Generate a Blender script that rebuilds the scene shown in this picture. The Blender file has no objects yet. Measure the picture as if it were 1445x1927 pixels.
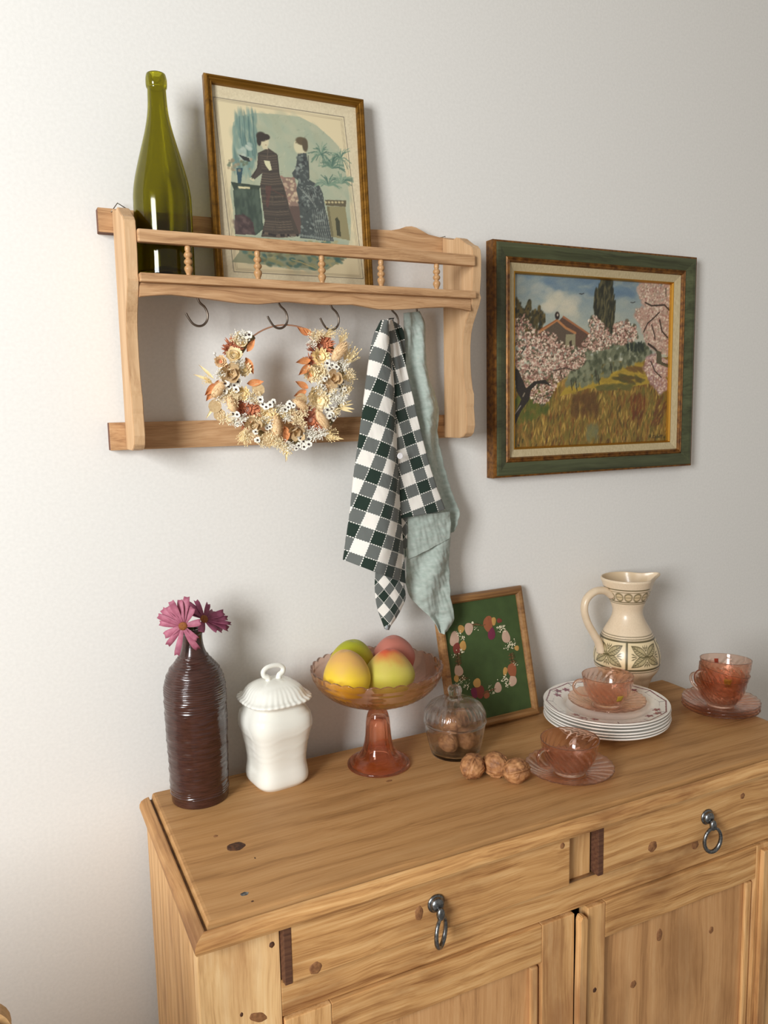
import bpy, bmesh, math, random
import numpy as np
from mathutils import Vector, Matrix, Euler, noise
PI = math.pi
random.seed(7); RNG = np.random.RandomState(11)
C = bpy.context.scene.collection
scn = bpy.context.scene

# ------------------------------------------------------------------ camera
CAM = Vector((0.0, -1.17, 1.42)); YAW, PITCH, ROLL, FPX = .4539, .1273, -.0199, 1491.7
IW, IH = 1445, 1927
fw = Vector((math.sin(YAW)*math.cos(PITCH), math.cos(YAW)*math.cos(PITCH), -math.sin(PITCH)))
r0 = Vector((math.cos(YAW), -math.sin(YAW), 0)); u0 = r0.cross(fw)
rt = r0*math.cos(ROLL) + u0*math.sin(ROLL); up = -r0*math.sin(ROLL) + u0*math.cos(ROLL)
cam = bpy.data.cameras.new('camera'); camo = bpy.data.objects.new('camera', cam); C.objects.link(camo)
cam.sensor_fit = 'VERTICAL'; cam.sensor_height = 24.0; cam.lens = 24.0*FPX/IH; cam.clip_start = .02
camo.matrix_world = Matrix(((rt.x, up.x, -fw.x, CAM.x), (rt.y, up.y, -fw.y, CAM.y), (rt.z, up.z, -fw.z, CAM.z), (0, 0, 0, 1)))
scn.camera = camo

# ------------------------------------------------------------------ light and exposure
scn.view_settings.view_transform = 'Standard'; scn.view_settings.look = 'None'
scn.view_settings.gamma = 1; scn.view_settings.exposure = 0.0; scn.view_settings.use_curve_mapping = False
world = bpy.data.worlds.new('world'); scn.world = world; world.use_nodes = True
world.node_tree.nodes['Background'].inputs[0].default_value = (1.0, .93, .84, 1)
world.node_tree.nodes['Background'].inputs[1].default_value = .37
def area(name, loc, target, sx, sy, power, col):
    l = bpy.data.lights.new(name, 'AREA'); l.shape = 'RECTANGLE'; l.size = sx; l.size_y = sy; l.energy = power; l.color = col
    o = bpy.data.objects.new(name, l); C.objects.link(o); o.location = loc
    o.rotation_euler = (Vector(target)-Vector(loc)).to_track_quat('-Z', 'Y').to_euler(); return o
area('window_light', (-1.50, -1.62, 1.76), (0.35, -.1, 1.40), .70, 1.10, 72, (.95, .98, 1.0))

# ------------------------------------------------------------------ helpers
def at(px, py, Y):                    # point where the sight line through a pixel meets the vertical plane y = Y
    d = fw*FPX + rt*(px-IW/2) + up*(IH/2-py)
    return CAM + d*((Y-CAM.y)/d.y)
def s2l(c):
    return tuple(((v/255)/12.92 if v/255 <= .04045 else ((v/255+.055)/1.055)**2.4) for v in c[:3])
def col4(c): return (*s2l(c), 1)
def setp(b, **k):
    for n, v in k.items():
        n = n.replace('_', ' ')
        if n in b.inputs: b.inputs[n].default_value = v
def newmat(name):
    m = bpy.data.materials.new(name); m.use_nodes = True
    return m, m.node_tree, m.node_tree.nodes['Principled BSDF']
def N(t, kind, **k):
    n = t.nodes.new(kind)
    for a, v in k.items(): setattr(n, a, v)
    return n
def bump(t, b, src, strength, dist):
    n = N(t, 'ShaderNodeBump'); n.inputs['Strength'].default_value = strength; n.inputs['Distance'].default_value = dist
    t.links.new(src, n.inputs['Height']); t.links.new(n.outputs[0], b.inputs['Normal']); return n
def noisy(name, c1, c2, rough=.6, scale=40, bmp=.0, stretch=(1, 1, 1), c3=None, spec=.5, **k):
    m, t, b = newmat(name)
    tc = N(t, 'ShaderNodeTexCoord'); mp = N(t, 'ShaderNodeMapping'); mp.inputs['Scale'].default_value = stretch
    nz = N(t, 'ShaderNodeTexNoise'); nz.inputs['Scale'].default_value = scale; nz.inputs['Detail'].default_value = 6
    cr = N(t, 'ShaderNodeValToRGB'); cr.color_ramp.elements[0].position = .32; cr.color_ramp.elements[1].position = .68
    cr.color_ramp.elements[0].color = col4(c1); cr.color_ramp.elements[1].color = col4(c2)
    if c3: e = cr.color_ramp.elements.new(.5); e.color = col4(c3)
    t.links.new(tc.outputs['Object'], mp.inputs[0]); t.links.new(mp.outputs[0], nz.inputs['Vector'])
    t.links.new(nz.outputs['Fac'], cr.inputs[0]); t.links.new(cr.outputs[0], b.inputs['Base Color'])
    setp(b, Roughness=rough, Specular_IOR_Level=spec, **k)
    if bmp: bump(t, b, nz.outputs['Fac'], 1, bmp)
    return m
def wood(name, light, mid, dark, axis='X', rough=.55, ring=34, fine=260, blotch=.35, bmp=.0004, off=(0, 0, 0), wob=.02, con=1.0, stain=None):
    m, t, b = newmat(name); L = t.links.new
    ai = 'XYZ'.index(axis)
    tc = N(t, 'ShaderNodeTexCoord'); mo = N(t, 'ShaderNodeMapping'); mo.inputs['Location'].default_value = off; L(tc.outputs['Object'], mo.inputs[0])
    wn = N(t, 'ShaderNodeTexNoise'); wn.inputs['Scale'].default_value = 6; wn.inputs['Detail'].default_value = 2; L(mo.outputs[0], wn.inputs['Vector'])
    sub = N(t, 'ShaderNodeVectorMath', operation='SUBTRACT'); sub.inputs[1].default_value = (.5, .5, .5); L(wn.outputs['Color'], sub.inputs[0])
    vm = N(t, 'ShaderNodeVectorMath', operation='MULTIPLY_ADD'); vm.inputs[1].default_value = (wob, wob, wob); L(sub.outputs[0], vm.inputs[0]); L(mo.outputs[0], vm.inputs[2])
    def streak(k, scale, det):
        mp = N(t, 'ShaderNodeMapping'); sc = [1, 1, 1]; sc[ai] = k; mp.inputs['Scale'].default_value = sc; L(vm.outputs[0], mp.inputs[0])
        n = N(t, 'ShaderNodeTexNoise'); n.inputs['Scale'].default_value = scale; n.inputs['Detail'].default_value = det; n.inputs['Roughness'].default_value = .62; L(mp.outputs[0], n.inputs['Vector']); return n.outputs['Fac'], mp
    f1, _ = streak(.022, fine*1.6, 4); f2, mp2 = streak(.03, ring*3.2, 3)
    wv = N(t, 'ShaderNodeTexWave', wave_type='BANDS', bands_direction='DIAGONAL'); wv.inputs['Scale'].default_value = ring*.9; wv.inputs['Distortion'].default_value = 3; wv.inputs['Detail'].default_value = 1; wv.inputs['Detail Scale'].default_value = .6
    mp3 = N(t, 'ShaderNodeMapping'); sc = [1, 1, 1]; sc[ai] = .05; mp3.inputs['Scale'].default_value = sc; L(vm.outputs[0], mp3.inputs[0]); L(mp3.outputs[0], wv.inputs['Vector'])
    def mad(x, k, y):
        n = N(t, 'ShaderNodeMath', operation='MULTIPLY_ADD'); L(x, n.inputs[0]); n.inputs[1].default_value = k
        if isinstance(y, float): n.inputs[2].default_value = y
        else: L(y, n.inputs[2])
        return n.outputs[0]
    a = mad(f1, .75*con, mad(f2, .65*con, mad(wv.outputs['Fac'], .16*con, .5-.78*con)))
    cr = N(t, 'ShaderNodeValToRGB'); e = cr.color_ramp.elements
    e[0].position = .22; e[0].color = col4(light); e[1].position = .88; e[1].color = col4(dark); k = e.new(.52); k.color = col4(mid); L(a, cr.inputs[0])
    bl = N(t, 'ShaderNodeTexNoise'); bl.inputs['Scale'].default_value = 11; bl.inputs['Detail'].default_value = 5; bl.inputs['Roughness'].default_value = .6
    mpb = N(t, 'ShaderNodeMapping'); sc = [1, 1, 1]; sc[ai] = .35; mpb.inputs['Scale'].default_value = sc; L(vm.outputs[0], mpb.inputs[0]); L(mpb.outputs[0], bl.inputs['Vector'])
    br = N(t, 'ShaderNodeMapRange', interpolation_type='SMOOTHSTEP'); br.inputs[1].default_value = .46; br.inputs[2].default_value = .74; br.inputs[4].default_value = blotch; L(bl.outputs['Fac'], br.inputs[0])
    mx = N(t, 'ShaderNodeMix', data_type='RGBA'); mx.inputs['B'].default_value = col4(stain or dark); L(br.outputs[0], mx.inputs['Factor']); L(cr.outputs[0], mx.inputs['A']); L(mx.outputs['Result'], b.inputs['Base Color'])
    setp(b, Roughness=rough, Specular_IOR_Level=.35); bump(t, b, a, .6, bmp)
    return m
def glassm(name, c, rough=.02, ior=1.5, thin=.5):
    # partly refracting, partly straight-through, as thin blown or pressed glass reads
    m, t, b = newmat(name); setp(b, Base_Color=(*c, 1), Roughness=rough, IOR=ior, Transmission_Weight=1.0)
    tr = N(t, 'ShaderNodeBsdfTransparent'); tr.inputs[0].default_value = (*c, 1); mx = N(t, 'ShaderNodeMixShader'); mx.inputs[0].default_value = thin
    t.links.new(b.outputs[0], mx.inputs[1]); t.links.new(tr.outputs[0], mx.inputs[2]); t.links.new(mx.outputs[0], t.nodes['Material Output'].inputs[0]); return m
def plain(name, c, rough=.6, metal=0, spec=.5, **k):
    m, t, b = newmat(name); setp(b, Base_Color=col4(c), Roughness=rough, Metallic=metal, Specular_IOR_Level=spec, **k); return m
def painted(name, rough=.6, bmp=0, coat=0):
    m, t, b = newmat(name); a = N(t, 'ShaderNodeAttribute', attribute_name='Col'); t.links.new(a.outputs['Color'], b.inputs['Base Color'])
    setp(b, Roughness=rough, Coat_Weight=coat, Coat_Roughness=.05)
    if bmp:
        nz = N(t, 'ShaderNodeTexNoise'); nz.inputs['Scale'].default_value = 900; tc = N(t, 'ShaderNodeTexCoord'); t.links.new(tc.outputs['Object'], nz.inputs[0])
        bump(t, b, nz.outputs['Fac'], .6, bmp)
    return m

def mesh(name, v, f, smooth=False):
    me = bpy.data.meshes.new(name); me.from_pydata([tuple(p) for p in v], [], f)
    if smooth: me.polygons.foreach_set('use_smooth', [True]*len(me.polygons))
    me.update(); return me
def fixn(me):
    bm = bmesh.new(); bm.from_mesh(me); bmesh.ops.recalc_face_normals(bm, faces=bm.faces); bm.to_mesh(me); bm.free()
def obj(name, me, m, parent=None, local=False, **props):
    o = bpy.data.objects.new(name, me); C.objects.link(o)
    if m is not None and len(me.materials) == 0: me.materials.append(m)
    if parent is not None:
        o.parent = parent
        if not local:             # mesh was written in world coordinates; shift it into the thing's frame
            root = parent
            off = Vector((0, 0, 0))
            while root is not None: off += root.location; root = root.parent
            me.transform(Matrix.Translation(-off))
    for k, v in props.items(): o[k] = v
    return o
def thing(name, label, cat, loc=(0, 0, 0), rz=0, group=None):
    o = bpy.data.objects.new(name, None); C.objects.link(o); o.location = loc; o.rotation_euler = (0, 0, rz); o.empty_display_size = .02
    o['label'] = label; o['category'] = cat
    if group: o['group'] = group
    return o
def tag(o, label, cat, group=None):
    o['label'] = label; o['category'] = cat
    if group: o['group'] = group
    return o
def dup(root, loc, label=None, group=None, rot=None):
    r = root.copy(); C.objects.link(r); r.location = loc
    if rot is not None: r.rotation_euler = rot
    if label: r['label'] = label
    if group: r['group'] = group
    for ch in list(root.children):
        c = ch.copy(); C.objects.link(c); c.parent = r
        for g in ch.children:
            d = g.copy(); C.objects.link(d); d.parent = c
    return r
def bxm(x0, x1, y0, y1, z0, z1, bev=0.0, seg=2, name='box'):
    bm = bmesh.new()
    bmesh.ops.create_cube(bm, size=1)
    for v in bm.verts: v.co = Vector(((x0+x1)/2+v.co.x*(x1-x0), (y0+y1)/2+v.co.y*(y1-y0), (z0+z1)/2+v.co.z*(z1-z0)))
    if bev: bmesh.ops.bevel(bm, geom=bm.edges[:], offset=bev, segments=seg, affect='EDGES', profile=.6)
    me = bpy.data.meshes.new(name); bm.to_mesh(me); bm.free()
    return me
def extrude(pts, axis, a, b, bev=0, name='ext'):
    """outline pts (2D) extruded between a and b along axis. axis X: pts=(y,z); Y: (x,z); Z: (x,y)"""
    def mk(p, c): return {'X': (c, p[0], p[1]), 'Y': (p[0], c, p[1]), 'Z': (p[0], p[1], c)}[axis]
    bm = bmesh.new(); n = len(pts)
    va = [bm.verts.new(mk(p, a)) for p in pts]; vb = [bm.verts.new(mk(p, b)) for p in pts]
    bm.faces.new(va); bm.faces.new(vb[::-1])
    for i in range(n): bm.faces.new((va[i], va[(i+1) % n], vb[(i+1) % n], vb[i]))
    bmesh.ops.recalc_face_normals(bm, faces=bm.faces)
    if bev:
        ed = [e for e in bm.edges if len(e.link_faces) == 2 and e.calc_face_angle(0) > .5]
        bmesh.ops.bevel(bm, geom=ed, offset=bev, segments=2, affect='EDGES', clamp_overlap=True)
    me = bpy.data.meshes.new(name); bm.to_mesh(me); bm.free(); return me
def tube(pts, r, seg=8, closed=False, cap=True, flat=1.0):
    pts = [Vector(p) for p in pts]; n = len(pts); rr = r if isinstance(r, (list, tuple)) else [r]*n
    v = []; f = []; ref = None
    for i, p in enumerate(pts):
        a = pts[(i-1) % n] if (closed or i > 0) else p; b = pts[(i+1) % n] if (closed or i < n-1) else p
        t = (b-a).normalized()
        if ref is None:
            ref = Vector((0, 0, 1)) if abs(t.z) < .9 else Vector((1, 0, 0))
        s = t.cross(ref).normalized(); q = s.cross(t).normalized(); ref = q
        for k in range(seg):
            g = 2*PI*k/seg; v.append(p+(s*math.cos(g)*flat+q*math.sin(g))*rr[i])
    m = n if closed else n-1
    for i in range(m):
        for k in range(seg):
            a = i*seg+k; b = i*seg+(k+1) % seg; c = ((i+1) % n)*seg+(k+1) % seg; d = ((i+1) % n)*seg+k
            f.append((a, b, c, d))
    if cap and not closed: f.append(tuple(range(seg))[::-1]); f.append(tuple(range((n-1)*seg, n*seg)))
    me = mesh('tube', v, f, True); fixn(me); return me
def spline(pts, n=8):
    P = [Vector(p) for p in pts]; out = []
    for i in range(len(P)-1):
        a = P[max(0, i-1)]; b = P[i]; c = P[i+1]; d = P[min(len(P)-1, i+2)]
        for k in range(n):
            t = k/n; out.append(.5*((2*b)+(c-a)*t+(2*a-5*b+4*c-d)*t*t+(3*b-a-3*c+d)*t**3))
    out.append(P[-1]); return out
def prof(pts, n=6):           # smooth (r,z) profile
    return [(p.x, p.y) for p in spline([(a, b, 0) for a, b in pts], n)]
def lathe(pr, seg=64, c=(0, 0, 0), mod=None, smooth=True, name='lathe'):
    """pr: list of (r,z); r=0 ends are closed. mod(r,z,theta,i)->(r,z)"""
    v = []; f = []; n = len(pr)
    for i, (r, z) in enumerate(pr):
        for k in range(seg):
            th = 2*PI*k/seg; a, b = (r, z) if mod is None else mod(r, z, th, i)
            v.append((c[0]+a*math.cos(th), c[1]+a*math.sin(th), c[2]+b))
    for i in range(n-1):
        for k in range(seg):
            f.append((i*seg+k, i*seg+(k+1) % seg, (i+1)*seg+(k+1) % seg, (i+1)*seg+k))
    me = mesh(name, v, f, smooth)
    bm = bmesh.new(); bm.from_mesh(me); bmesh.ops.remove_doubles(bm, verts=bm.verts, dist=1e-6)
    bmesh.ops.recalc_face_normals(bm, faces=bm.faces); bm.to_mesh(me); bm.free()
    return me
def vsphere(c, rx, ry, rz, nu=20, nv=12, fn=None, M=None):
    v = []; f = []
    for j in range(nv+1):
        ph = PI*j/nv
        for i in range(nu):
            th = 2*PI*i/nu; p = Vector((math.sin(ph)*math.cos(th), math.sin(ph)*math.sin(th), math.cos(ph)))
            k = fn(p) if fn else 1
            q = Vector((p.x*rx*k, p.y*ry*k, p.z*rz*k))
            if M: q = M @ q
            v.append(q+Vector(c))
    for j in range(nv):
        for i in range(nu): f.append((j*nu+i, (j+1)*nu+i, (j+1)*nu+(i+1) % nu, j*nu+(i+1) % nu))
    me = mesh('sphere', v, f, True)
    bm = bmesh.new(); bm.from_mesh(me); bmesh.ops.remove_doubles(bm, verts=bm.verts, dist=1e-7); bmesh.ops.recalc_face_normals(bm, faces=bm.faces); bm.to_mesh(me); bm.free()
    return me
def join(meshes, smooth=None):
    bm = bmesh.new()
    for m in meshes: bm.from_mesh(m)
    me = bpy.data.meshes.new('joined'); bm.to_mesh(me); bm.free()
    for m in meshes: bpy.data.meshes.remove(m)
    return me
def lerpc(pts, t):       # position along polyline of (px,py) at t 0..1 by index
    k = t*(len(pts)-1); i = min(int(k), len(pts)-2); s = k-i
    return (pts[i][0]*(1-s)+pts[i+1][0]*s, pts[i][1]*(1-s)+pts[i+1][1]*s)

# ---- a small painter: hand-made pictures as colours on a dense sheet
class Cv:
    def __init__(s, w, h, c):
        s.w, s.h = w, h; s.a = np.zeros((h, w, 3)); s.a[:] = c
    def _bb(s, x0, x1, y0, y1):
        x0 = max(0, int(x0)-1); x1 = min(s.w, int(x1)+2); y0 = max(0, int(y0)-1); y1 = min(s.h, int(y1)+2)
        if x1 <= x0 or y1 <= y0: return None
        Y, X = np.mgrid[y0:y1, x0:x1]; return x0, x1, y0, y1, X+.5, Y+.5
    def _put(s, b, m, c, a):
        m = (m*a)[..., None]; r = s.a[b[2]:b[3], b[0]:b[1]]; r[:] = r*(1-m)+np.array(c, float)*m
    def ell(s, cx, cy, rx, ry, c, a=1, rot=0, soft=.15):
        R = max(rx, ry)*1.2; b = s._bb(cx-R, cx+R, cy-R, cy+R)
        if b is None: return
        X, Y = b[4]-cx, b[5]-cy; q = np.hypot((X*math.cos(rot)+Y*math.sin(rot))/rx, (-X*math.sin(rot)+Y*math.cos(rot))/ry)
        s._put(b, np.clip((1+soft-q)/(2*soft+1e-6), 0, 1), c, a)
    def poly(s, pts, c, a=1):
        xs = [p[0] for p in pts]; ys = [p[1] for p in pts]; b = s._bb(min(xs), max(xs), min(ys), max(ys))
        if b is None: return
        X, Y = b[4], b[5]; ins = np.zeros(X.shape, bool); n = len(pts)
        for i in range(n):
            x1, y1 = pts[i]; x2, y2 = pts[(i+1) % n]
            if y1 == y2: continue
            ins ^= ((y1 > Y) != (y2 > Y)) & (X < (x2-x1)*(Y-y1)/(y2-y1)+x1)
        s._put(b, ins.astype(float), c, a)
    def line(s, pts, w, c, a=1):
        for (x1, y1), (x2, y2) in zip(pts[:-1], pts[1:]):
            b = s._bb(min(x1, x2)-w, max(x1, x2)+w, min(y1, y2)-w, max(y1, y2)+w)
            if b is None: continue
            X, Y = b[4]-x1, b[5]-y1; dx, dy = x2-x1, y2-y1; t = np.clip((X*dx+Y*dy)/(dx*dx+dy*dy+1e-9), 0, 1)
            d = np.hypot(X-t*dx, Y-t*dy); s._put(b, np.clip(w/2+.5-d, 0, 1), c, a)
    def dabs(s, n, reg, cols, rx, ry, rot=0, a=.8, jit=.5):
        xs = [p[0] for p in reg]; ys = [p[1] for p in reg]; k = 0
        def inside(x, y):
            r = False
            for i in range(len(reg)):
                x1, y1 = reg[i]; x2, y2 = reg[(i+1) % len(reg)]
                if (y1 > y) != (y2 > y) and x < (x2-x1)*(y-y1)/(y2-y1)+x1: r = not r
            return r
        for _ in range(n):
            x = random.uniform(min(xs), max(xs)); y = random.uniform(min(ys), max(ys))
            if not inside(x, y): continue
            q = random.uniform(.6, 1.4); s.ell(x, y, rx*q, ry*q, random.choice(cols), a, rot+random.uniform(-jit, jit), .3)
    def noise(s, amp, cell=1):
        h, w = s.h//cell+1, s.w//cell+1
        n = RNG.normal(0, amp, (h, w, 1)).repeat(cell, 0).repeat(cell, 1)[:s.h, :s.w]; s.a = s.a+n
    def sample(s, u, v):
        x = np.clip(np.asarray(u)*s.w-.5, 0, s.w-1.001); y = np.clip(np.asarray(v)*s.h-.5, 0, s.h-1.001)
        i = x.astype(int); j = y.astype(int); fx = (x-i)[:, None]; fy = (y-j)[:, None]; i2 = np.minimum(i+1, s.w-1); j2 = np.minimum(j+1, s.h-1)
        c = s.a[j, i]*(1-fx)*(1-fy)+s.a[j, i2]*fx*(1-fy)+s.a[j2, i]*(1-fx)*fy+s.a[j2, i2]*fx*fy
        c = np.clip(c/255, 0, 1); return np.where(c <= .04045, c/12.92, ((c+.055)/1.055)**2.4)
def setcol(me, rgb):
    at_ = me.color_attributes.new('Col', 'FLOAT_COLOR', 'POINT'); d = np.ones((len(me.vertices), 4), np.float32); d[:, :3] = rgb
    at_.data.foreach_set('color', d.ravel())
def sheet(w, h, nx, ny, cv):        # upright sheet in x/z, origin at its lower left corner, facing -y
    gx, gz = np.meshgrid(np.linspace(0, w, nx), np.linspace(0, h, ny)); v = np.stack([gx.ravel(), np.zeros(nx*ny), gz.ravel()], 1)
    i, j = np.meshgrid(np.arange(nx-1), np.arange(ny-1)); a = (j*nx+i).ravel(); f = np.stack([a, a+1, a+nx+1, a+nx], 1)
    me = bpy.data.meshes.new('sheet'); me.from_pydata(v.tolist(), [], f.tolist()); me.update()
    setcol(me, cv.sample(gx.ravel()/w, 1-gz.ravel()/h)); return me
def moulding(x0, x1, z0, z1, profile, rails=('rail',), mats=None, y=0):
    """four mitred lengths around a rectangle; profile: list of (inset, depth toward viewer); returns 4 meshes"""
    out = []
    def ring(d): return [(x0+d, z0+d), (x1-d, z0+d), (x1-d, z1-d), (x0+d, z1-d)]
    rings = [[(p[0], y-dep, p[1]) for p in ring(d)] for d, dep in profile]; n = len(profile)
    for s in range(4):
        v = []; f = []
        for r in rings: v += [r[s], r[(s+1) % 4]]
        for i in range(n): a = i*2; b = ((i+1) % n)*2; f.append((a, a+1, b+1, b))
        f.append(tuple(range(0, 2*n, 2))); f.append(tuple(range(1, 2*n, 2))[::-1])
        me = mesh('rail', v, f); fixn(me); out.append(me)
    return out

# ------------------------------------------------------------------ materials
M = {}
M['wall'] = noisy('painted_plaster', (225, 222, 216), (231, 228, 222), .92, 220, .00012, spec=.2)
M['floor'] = noisy('stone_floor', (140, 136, 132), (158, 154, 150), .5, 6)
M['pineX'] = wood('pine_along', (228, 182, 124), (206, 154, 96), (140, 90, 48), 'X', .5, 36, 260, .80, .0004, con=1.2, stain=(132, 84, 46))
M['pineTop'] = wood('pine_top', (194, 150, 100), (180, 133, 82), (126, 86, 46), 'X', .62, 18, 200, .40, stain=(140, 100, 58), bmp=.00015, off=(.3, .2, .7), con=.95)
M['pineZ'] = wood('pine_upright', (236, 192, 136), (216, 166, 108), (150, 102, 58), 'Z', .5, 26, 220, .68, .0003, off=(1, .4, 0), stain=(150, 98, 60))
M['pineY'] = wood('pine_across', (198, 152, 100), (178, 130, 80), (120, 78, 44), 'Y', .55, 26, 220, .8, .0003)
M['pinePale'] = wood('pine_pale', (250, 214, 160), (236, 192, 134), (168, 116, 72), 'Z', .5, 26, 220, .55, .0003, off=(.2, .9, 0), stain=(176, 118, 72))
M['pinePanel'] = wood('pine_panel', (220, 172, 120), (204, 152, 100), (146, 102, 62), 'Z', .5, 12, 180, .55, .0002, off=(2, 0, 1))
M['enddark'] = wood('dark_end_grain', (112, 76, 52), (94, 60, 42), (62, 36, 24), 'X', .7, 90, 300, .4, .0006)
M['grime_shade'] = noisy('joint_grime_and_shade', (84, 54, 30), (150, 108, 64), .7, 40, .0002)  # dirt in the lip groove, painted shade at the drawers and door beads
M['knot'] = noisy('knot_wood', (110, 68, 40), (164, 114, 70), .6, 160, .0004)
M['knotdark'] = noisy('knot_hole', (52, 28, 14), (98, 60, 32), .7, 220, .0012)
M['oakX'] = wood('oak_along', (212, 172, 130), (188, 146, 104), (128, 88, 58), 'X', .6, 44, 420, .30, .0005, wob=.025)
M['oakZ'] = wood('oak_upright', (222, 188, 148), (202, 164, 122), (158, 116, 80), 'Z', .6, 16, 200, .34, .0003, con=.7)
M['oakEnd'] = plain('oak_burnt_edge', (104, 62, 40), .7)
M['spindle'] = wood('spindle_wood', (204, 162, 116), (186, 142, 96), (140, 98, 60), 'Z', .35, 40, 250, .2, .0001)
M['steel'] = plain('dull_steel', (128, 116, 104), .35, 1.0)
M['pewter'] = noisy('pewter', (96, 98, 100), (150, 152, 152), .32, 300, .0002, Metallic=1.0)
M['copper'] = plain('copper_hoop', (226, 174, 142), .38, .7)
M['bottle'] = glassm('olive_glass', (.50, .47, .03), .06, thin=.25)
M['pink'] = glassm('pink_glass', (1.0, .79, .68), .015, thin=.20)
M['pink2'] = glassm('rose_glass', (1.0, .64, .48), .02, thin=.18)
M['clear'] = glassm('clear_glass', (.995, .995, .99), .01, thin=.25)
M['porc'] = noisy('ivory_porcelain', (236, 234, 222), (240, 238, 228), .14, 12, 0, Coat_Weight=.5)
M['plate'] = plain('white_china', (240, 236, 228), .12, Coat_Weight=.5)
M['platedeco'] = painted('decorated_china', .14, 0, .4)
M['brown'] = noisy('brown_glaze', (52, 28, 22), (72, 42, 34), .22, 60, .0002, stretch=(1, 1, 9), Coat_Weight=.3)
M['pitcher'] = painted('painted_pottery', .34, 0, .15)
M['walnut'] = noisy('walnut_shell', (120, 76, 44), (192, 140, 92), .62, 90, .0012, c3=(168, 116, 72))
M['black'] = plain('black_velvet_edge', (30, 26, 22), .7)

# ------------------------------------------------------------------ setting
def struct(name, me, m): o = obj(name, me, m); o['kind'] = 'structure'; return o
struct('wall_back', bxm(-2.4, 3.2, 0, .12, 0, 2.7), M['wall'])
struct('floor', bxm(-2.4, 3.2, -3.2, .12, -.05, 0), M['floor'])
struct('baseboard_back', bxm(-2.4, 3.2, -.014, -.0005, .0005, .09, .003), plain('white_gloss', (226, 222, 214), .35))
# ------------------------------------------------------------------ sideboard
T = .8738
SX0, SX1 = .150, 1.188
FY = -.362
sb = thing('sideboard', 'stripped pine sideboard with moulded top and ring pulls below the wall', 'sideboard', (.67, -.2, 0))
# top: field + stepped lip that runs round left, front and right
def rect_u(d, yb=-.035):            # open outline (left, front, right) inset by d
    return [(SX0+d, yb), (SX0+d, -.388+d), (SX1-d, -.388+d), (SX1-d, yb)]
lip = [(.030, T-.024), (.006, T-.024), (.002, T-.0225), (.0, T-.018), (.0004, T-.013), (.003, T-.0085), (.008, T-.0058), (.0125, T-.0044), (.0140, T-.0046), (.0146, T-.0090), (.0176, T-.0094), (.0190, T-.0024), (.0206, T-.0005), (.024, T)]
v = []; f = []
for d, z in lip: v += [(p[0], p[1], z) for p in rect_u(d)]
n = len(lip)
for i in range(n-1):
    for k in range(3): a = i*4+k; f.append((a, a+1, a+5, a+4))
f.append(tuple((n-1)*4+k for k in range(4))); f.append(tuple(range(4))[::-1])
f.append(tuple([i*4 for i in range(n)]+[i*4+3 for i in range(n)][::-1]))
me = mesh('top', v, f); fixn(me)
me.materials.append(M['pineTop']); me.materials.append(M['pineY']); me.materials.append(M['pineX']); me.materials.append(M['grime_shade'])
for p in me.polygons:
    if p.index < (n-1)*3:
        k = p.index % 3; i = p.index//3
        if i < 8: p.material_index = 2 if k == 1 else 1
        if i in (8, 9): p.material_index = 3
obj('sideboard_top', me, None, sb)
def part(name, b, m, bev=.0015, par=sb): return obj(name, bxm(*b, bev), m, par)
part('side_panel', (.158, .170, FY+.022, -.04, .02, T-.0245), M['pineZ'])
part('side_panel', (1.164, 1.176, FY+.022, -.04, .02, T-.0245), M['pineZ'])
part('back_panel', (.1702, 1.1638, -.05, -.04, .1, T-.0245), M['pineZ'])
part('stile', (.157, .2505, FY, FY+.0215, .02, T-.0245), M['pinePale'], .001)
part('stile', (1.106, 1.1765, FY, FY+.0215, .02, T-.0245), M['pineZ'], .001)
part('stile', (.6625, .7030, FY, FY+.0215, .7722, T-.0245), M['pineZ'], .001)
part('rail', (.2508, 1.1057, FY, FY+.0215, .7265, .7718), M['pineX'], .001)
part('bottom_rail', (.2508, 1.1057, FY, FY+.0215, .02, .10), M['pineX'], .001)
part('plinth', (.158, 1.176, FY+.004, FY+.02, .0, .0195), M['pineX'], .001)
obj('shade_line', bxm(.2515, 1.105, -.3665, -.3625, .7719, .7744), M['grime_shade'], sb, label='dark line of painted shade under the drawers')  # dark strip standing in for the shadow line below the drawers
part('inner_shelf', (.171, 1.163, FY+.025, -.051, .74, .75), M['pineX'], 0)
def ring_pull(par, x, z, yf, yaw, rr=.0185):
    h = bpy.data.objects.new('ring_pull', None)
    boss = join([vsphere((x, yf-.004, z), .0095, .0065, .0095, 20, 12), lathe([(0, 0), (.0115, 0), (.012, .0015), (.009, .003), (0, .003)], 24)])
    # turn the rosette to face forward
    bm = bmesh.new(); bm.from_mesh(boss); bm.verts.ensure_lookup_table()
    for v in bm.verts:
        if (v.co-Vector((x, yf-.004, z))).length > .03 or v.co.length < .03: v.co = Vector((x+v.co.x, yf-v.co.z, z+v.co.y))
    bm.to_mesh(boss); bm.free()
    bpy.data.objects.remove(h)
    o = obj('ring_pull', boss, M['pewter'], par, label='pewter ring pull')
    eye = vsphere((x, yf-.0125, z-.008), .0058, .0045, .0085, 14, 10)
    obj('pull_eye', eye, M['pewter'], o)
    c = Vector((x, yf-.0125, z-.0125-rr)); pts = []
    for k in range(40):
        a = 2*PI*k/40; w = rr*math.sin(a)*.82
        pts.append(c+Vector((w*math.cos(yaw), w*math.sin(yaw), rr*math.cos(a))))
    obj('ring', tube(pts, [.0024+.0007*(1-math.cos(2*PI*k/40))/2 for k in range(40)], 10, True), M['pewter'], o)
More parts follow.
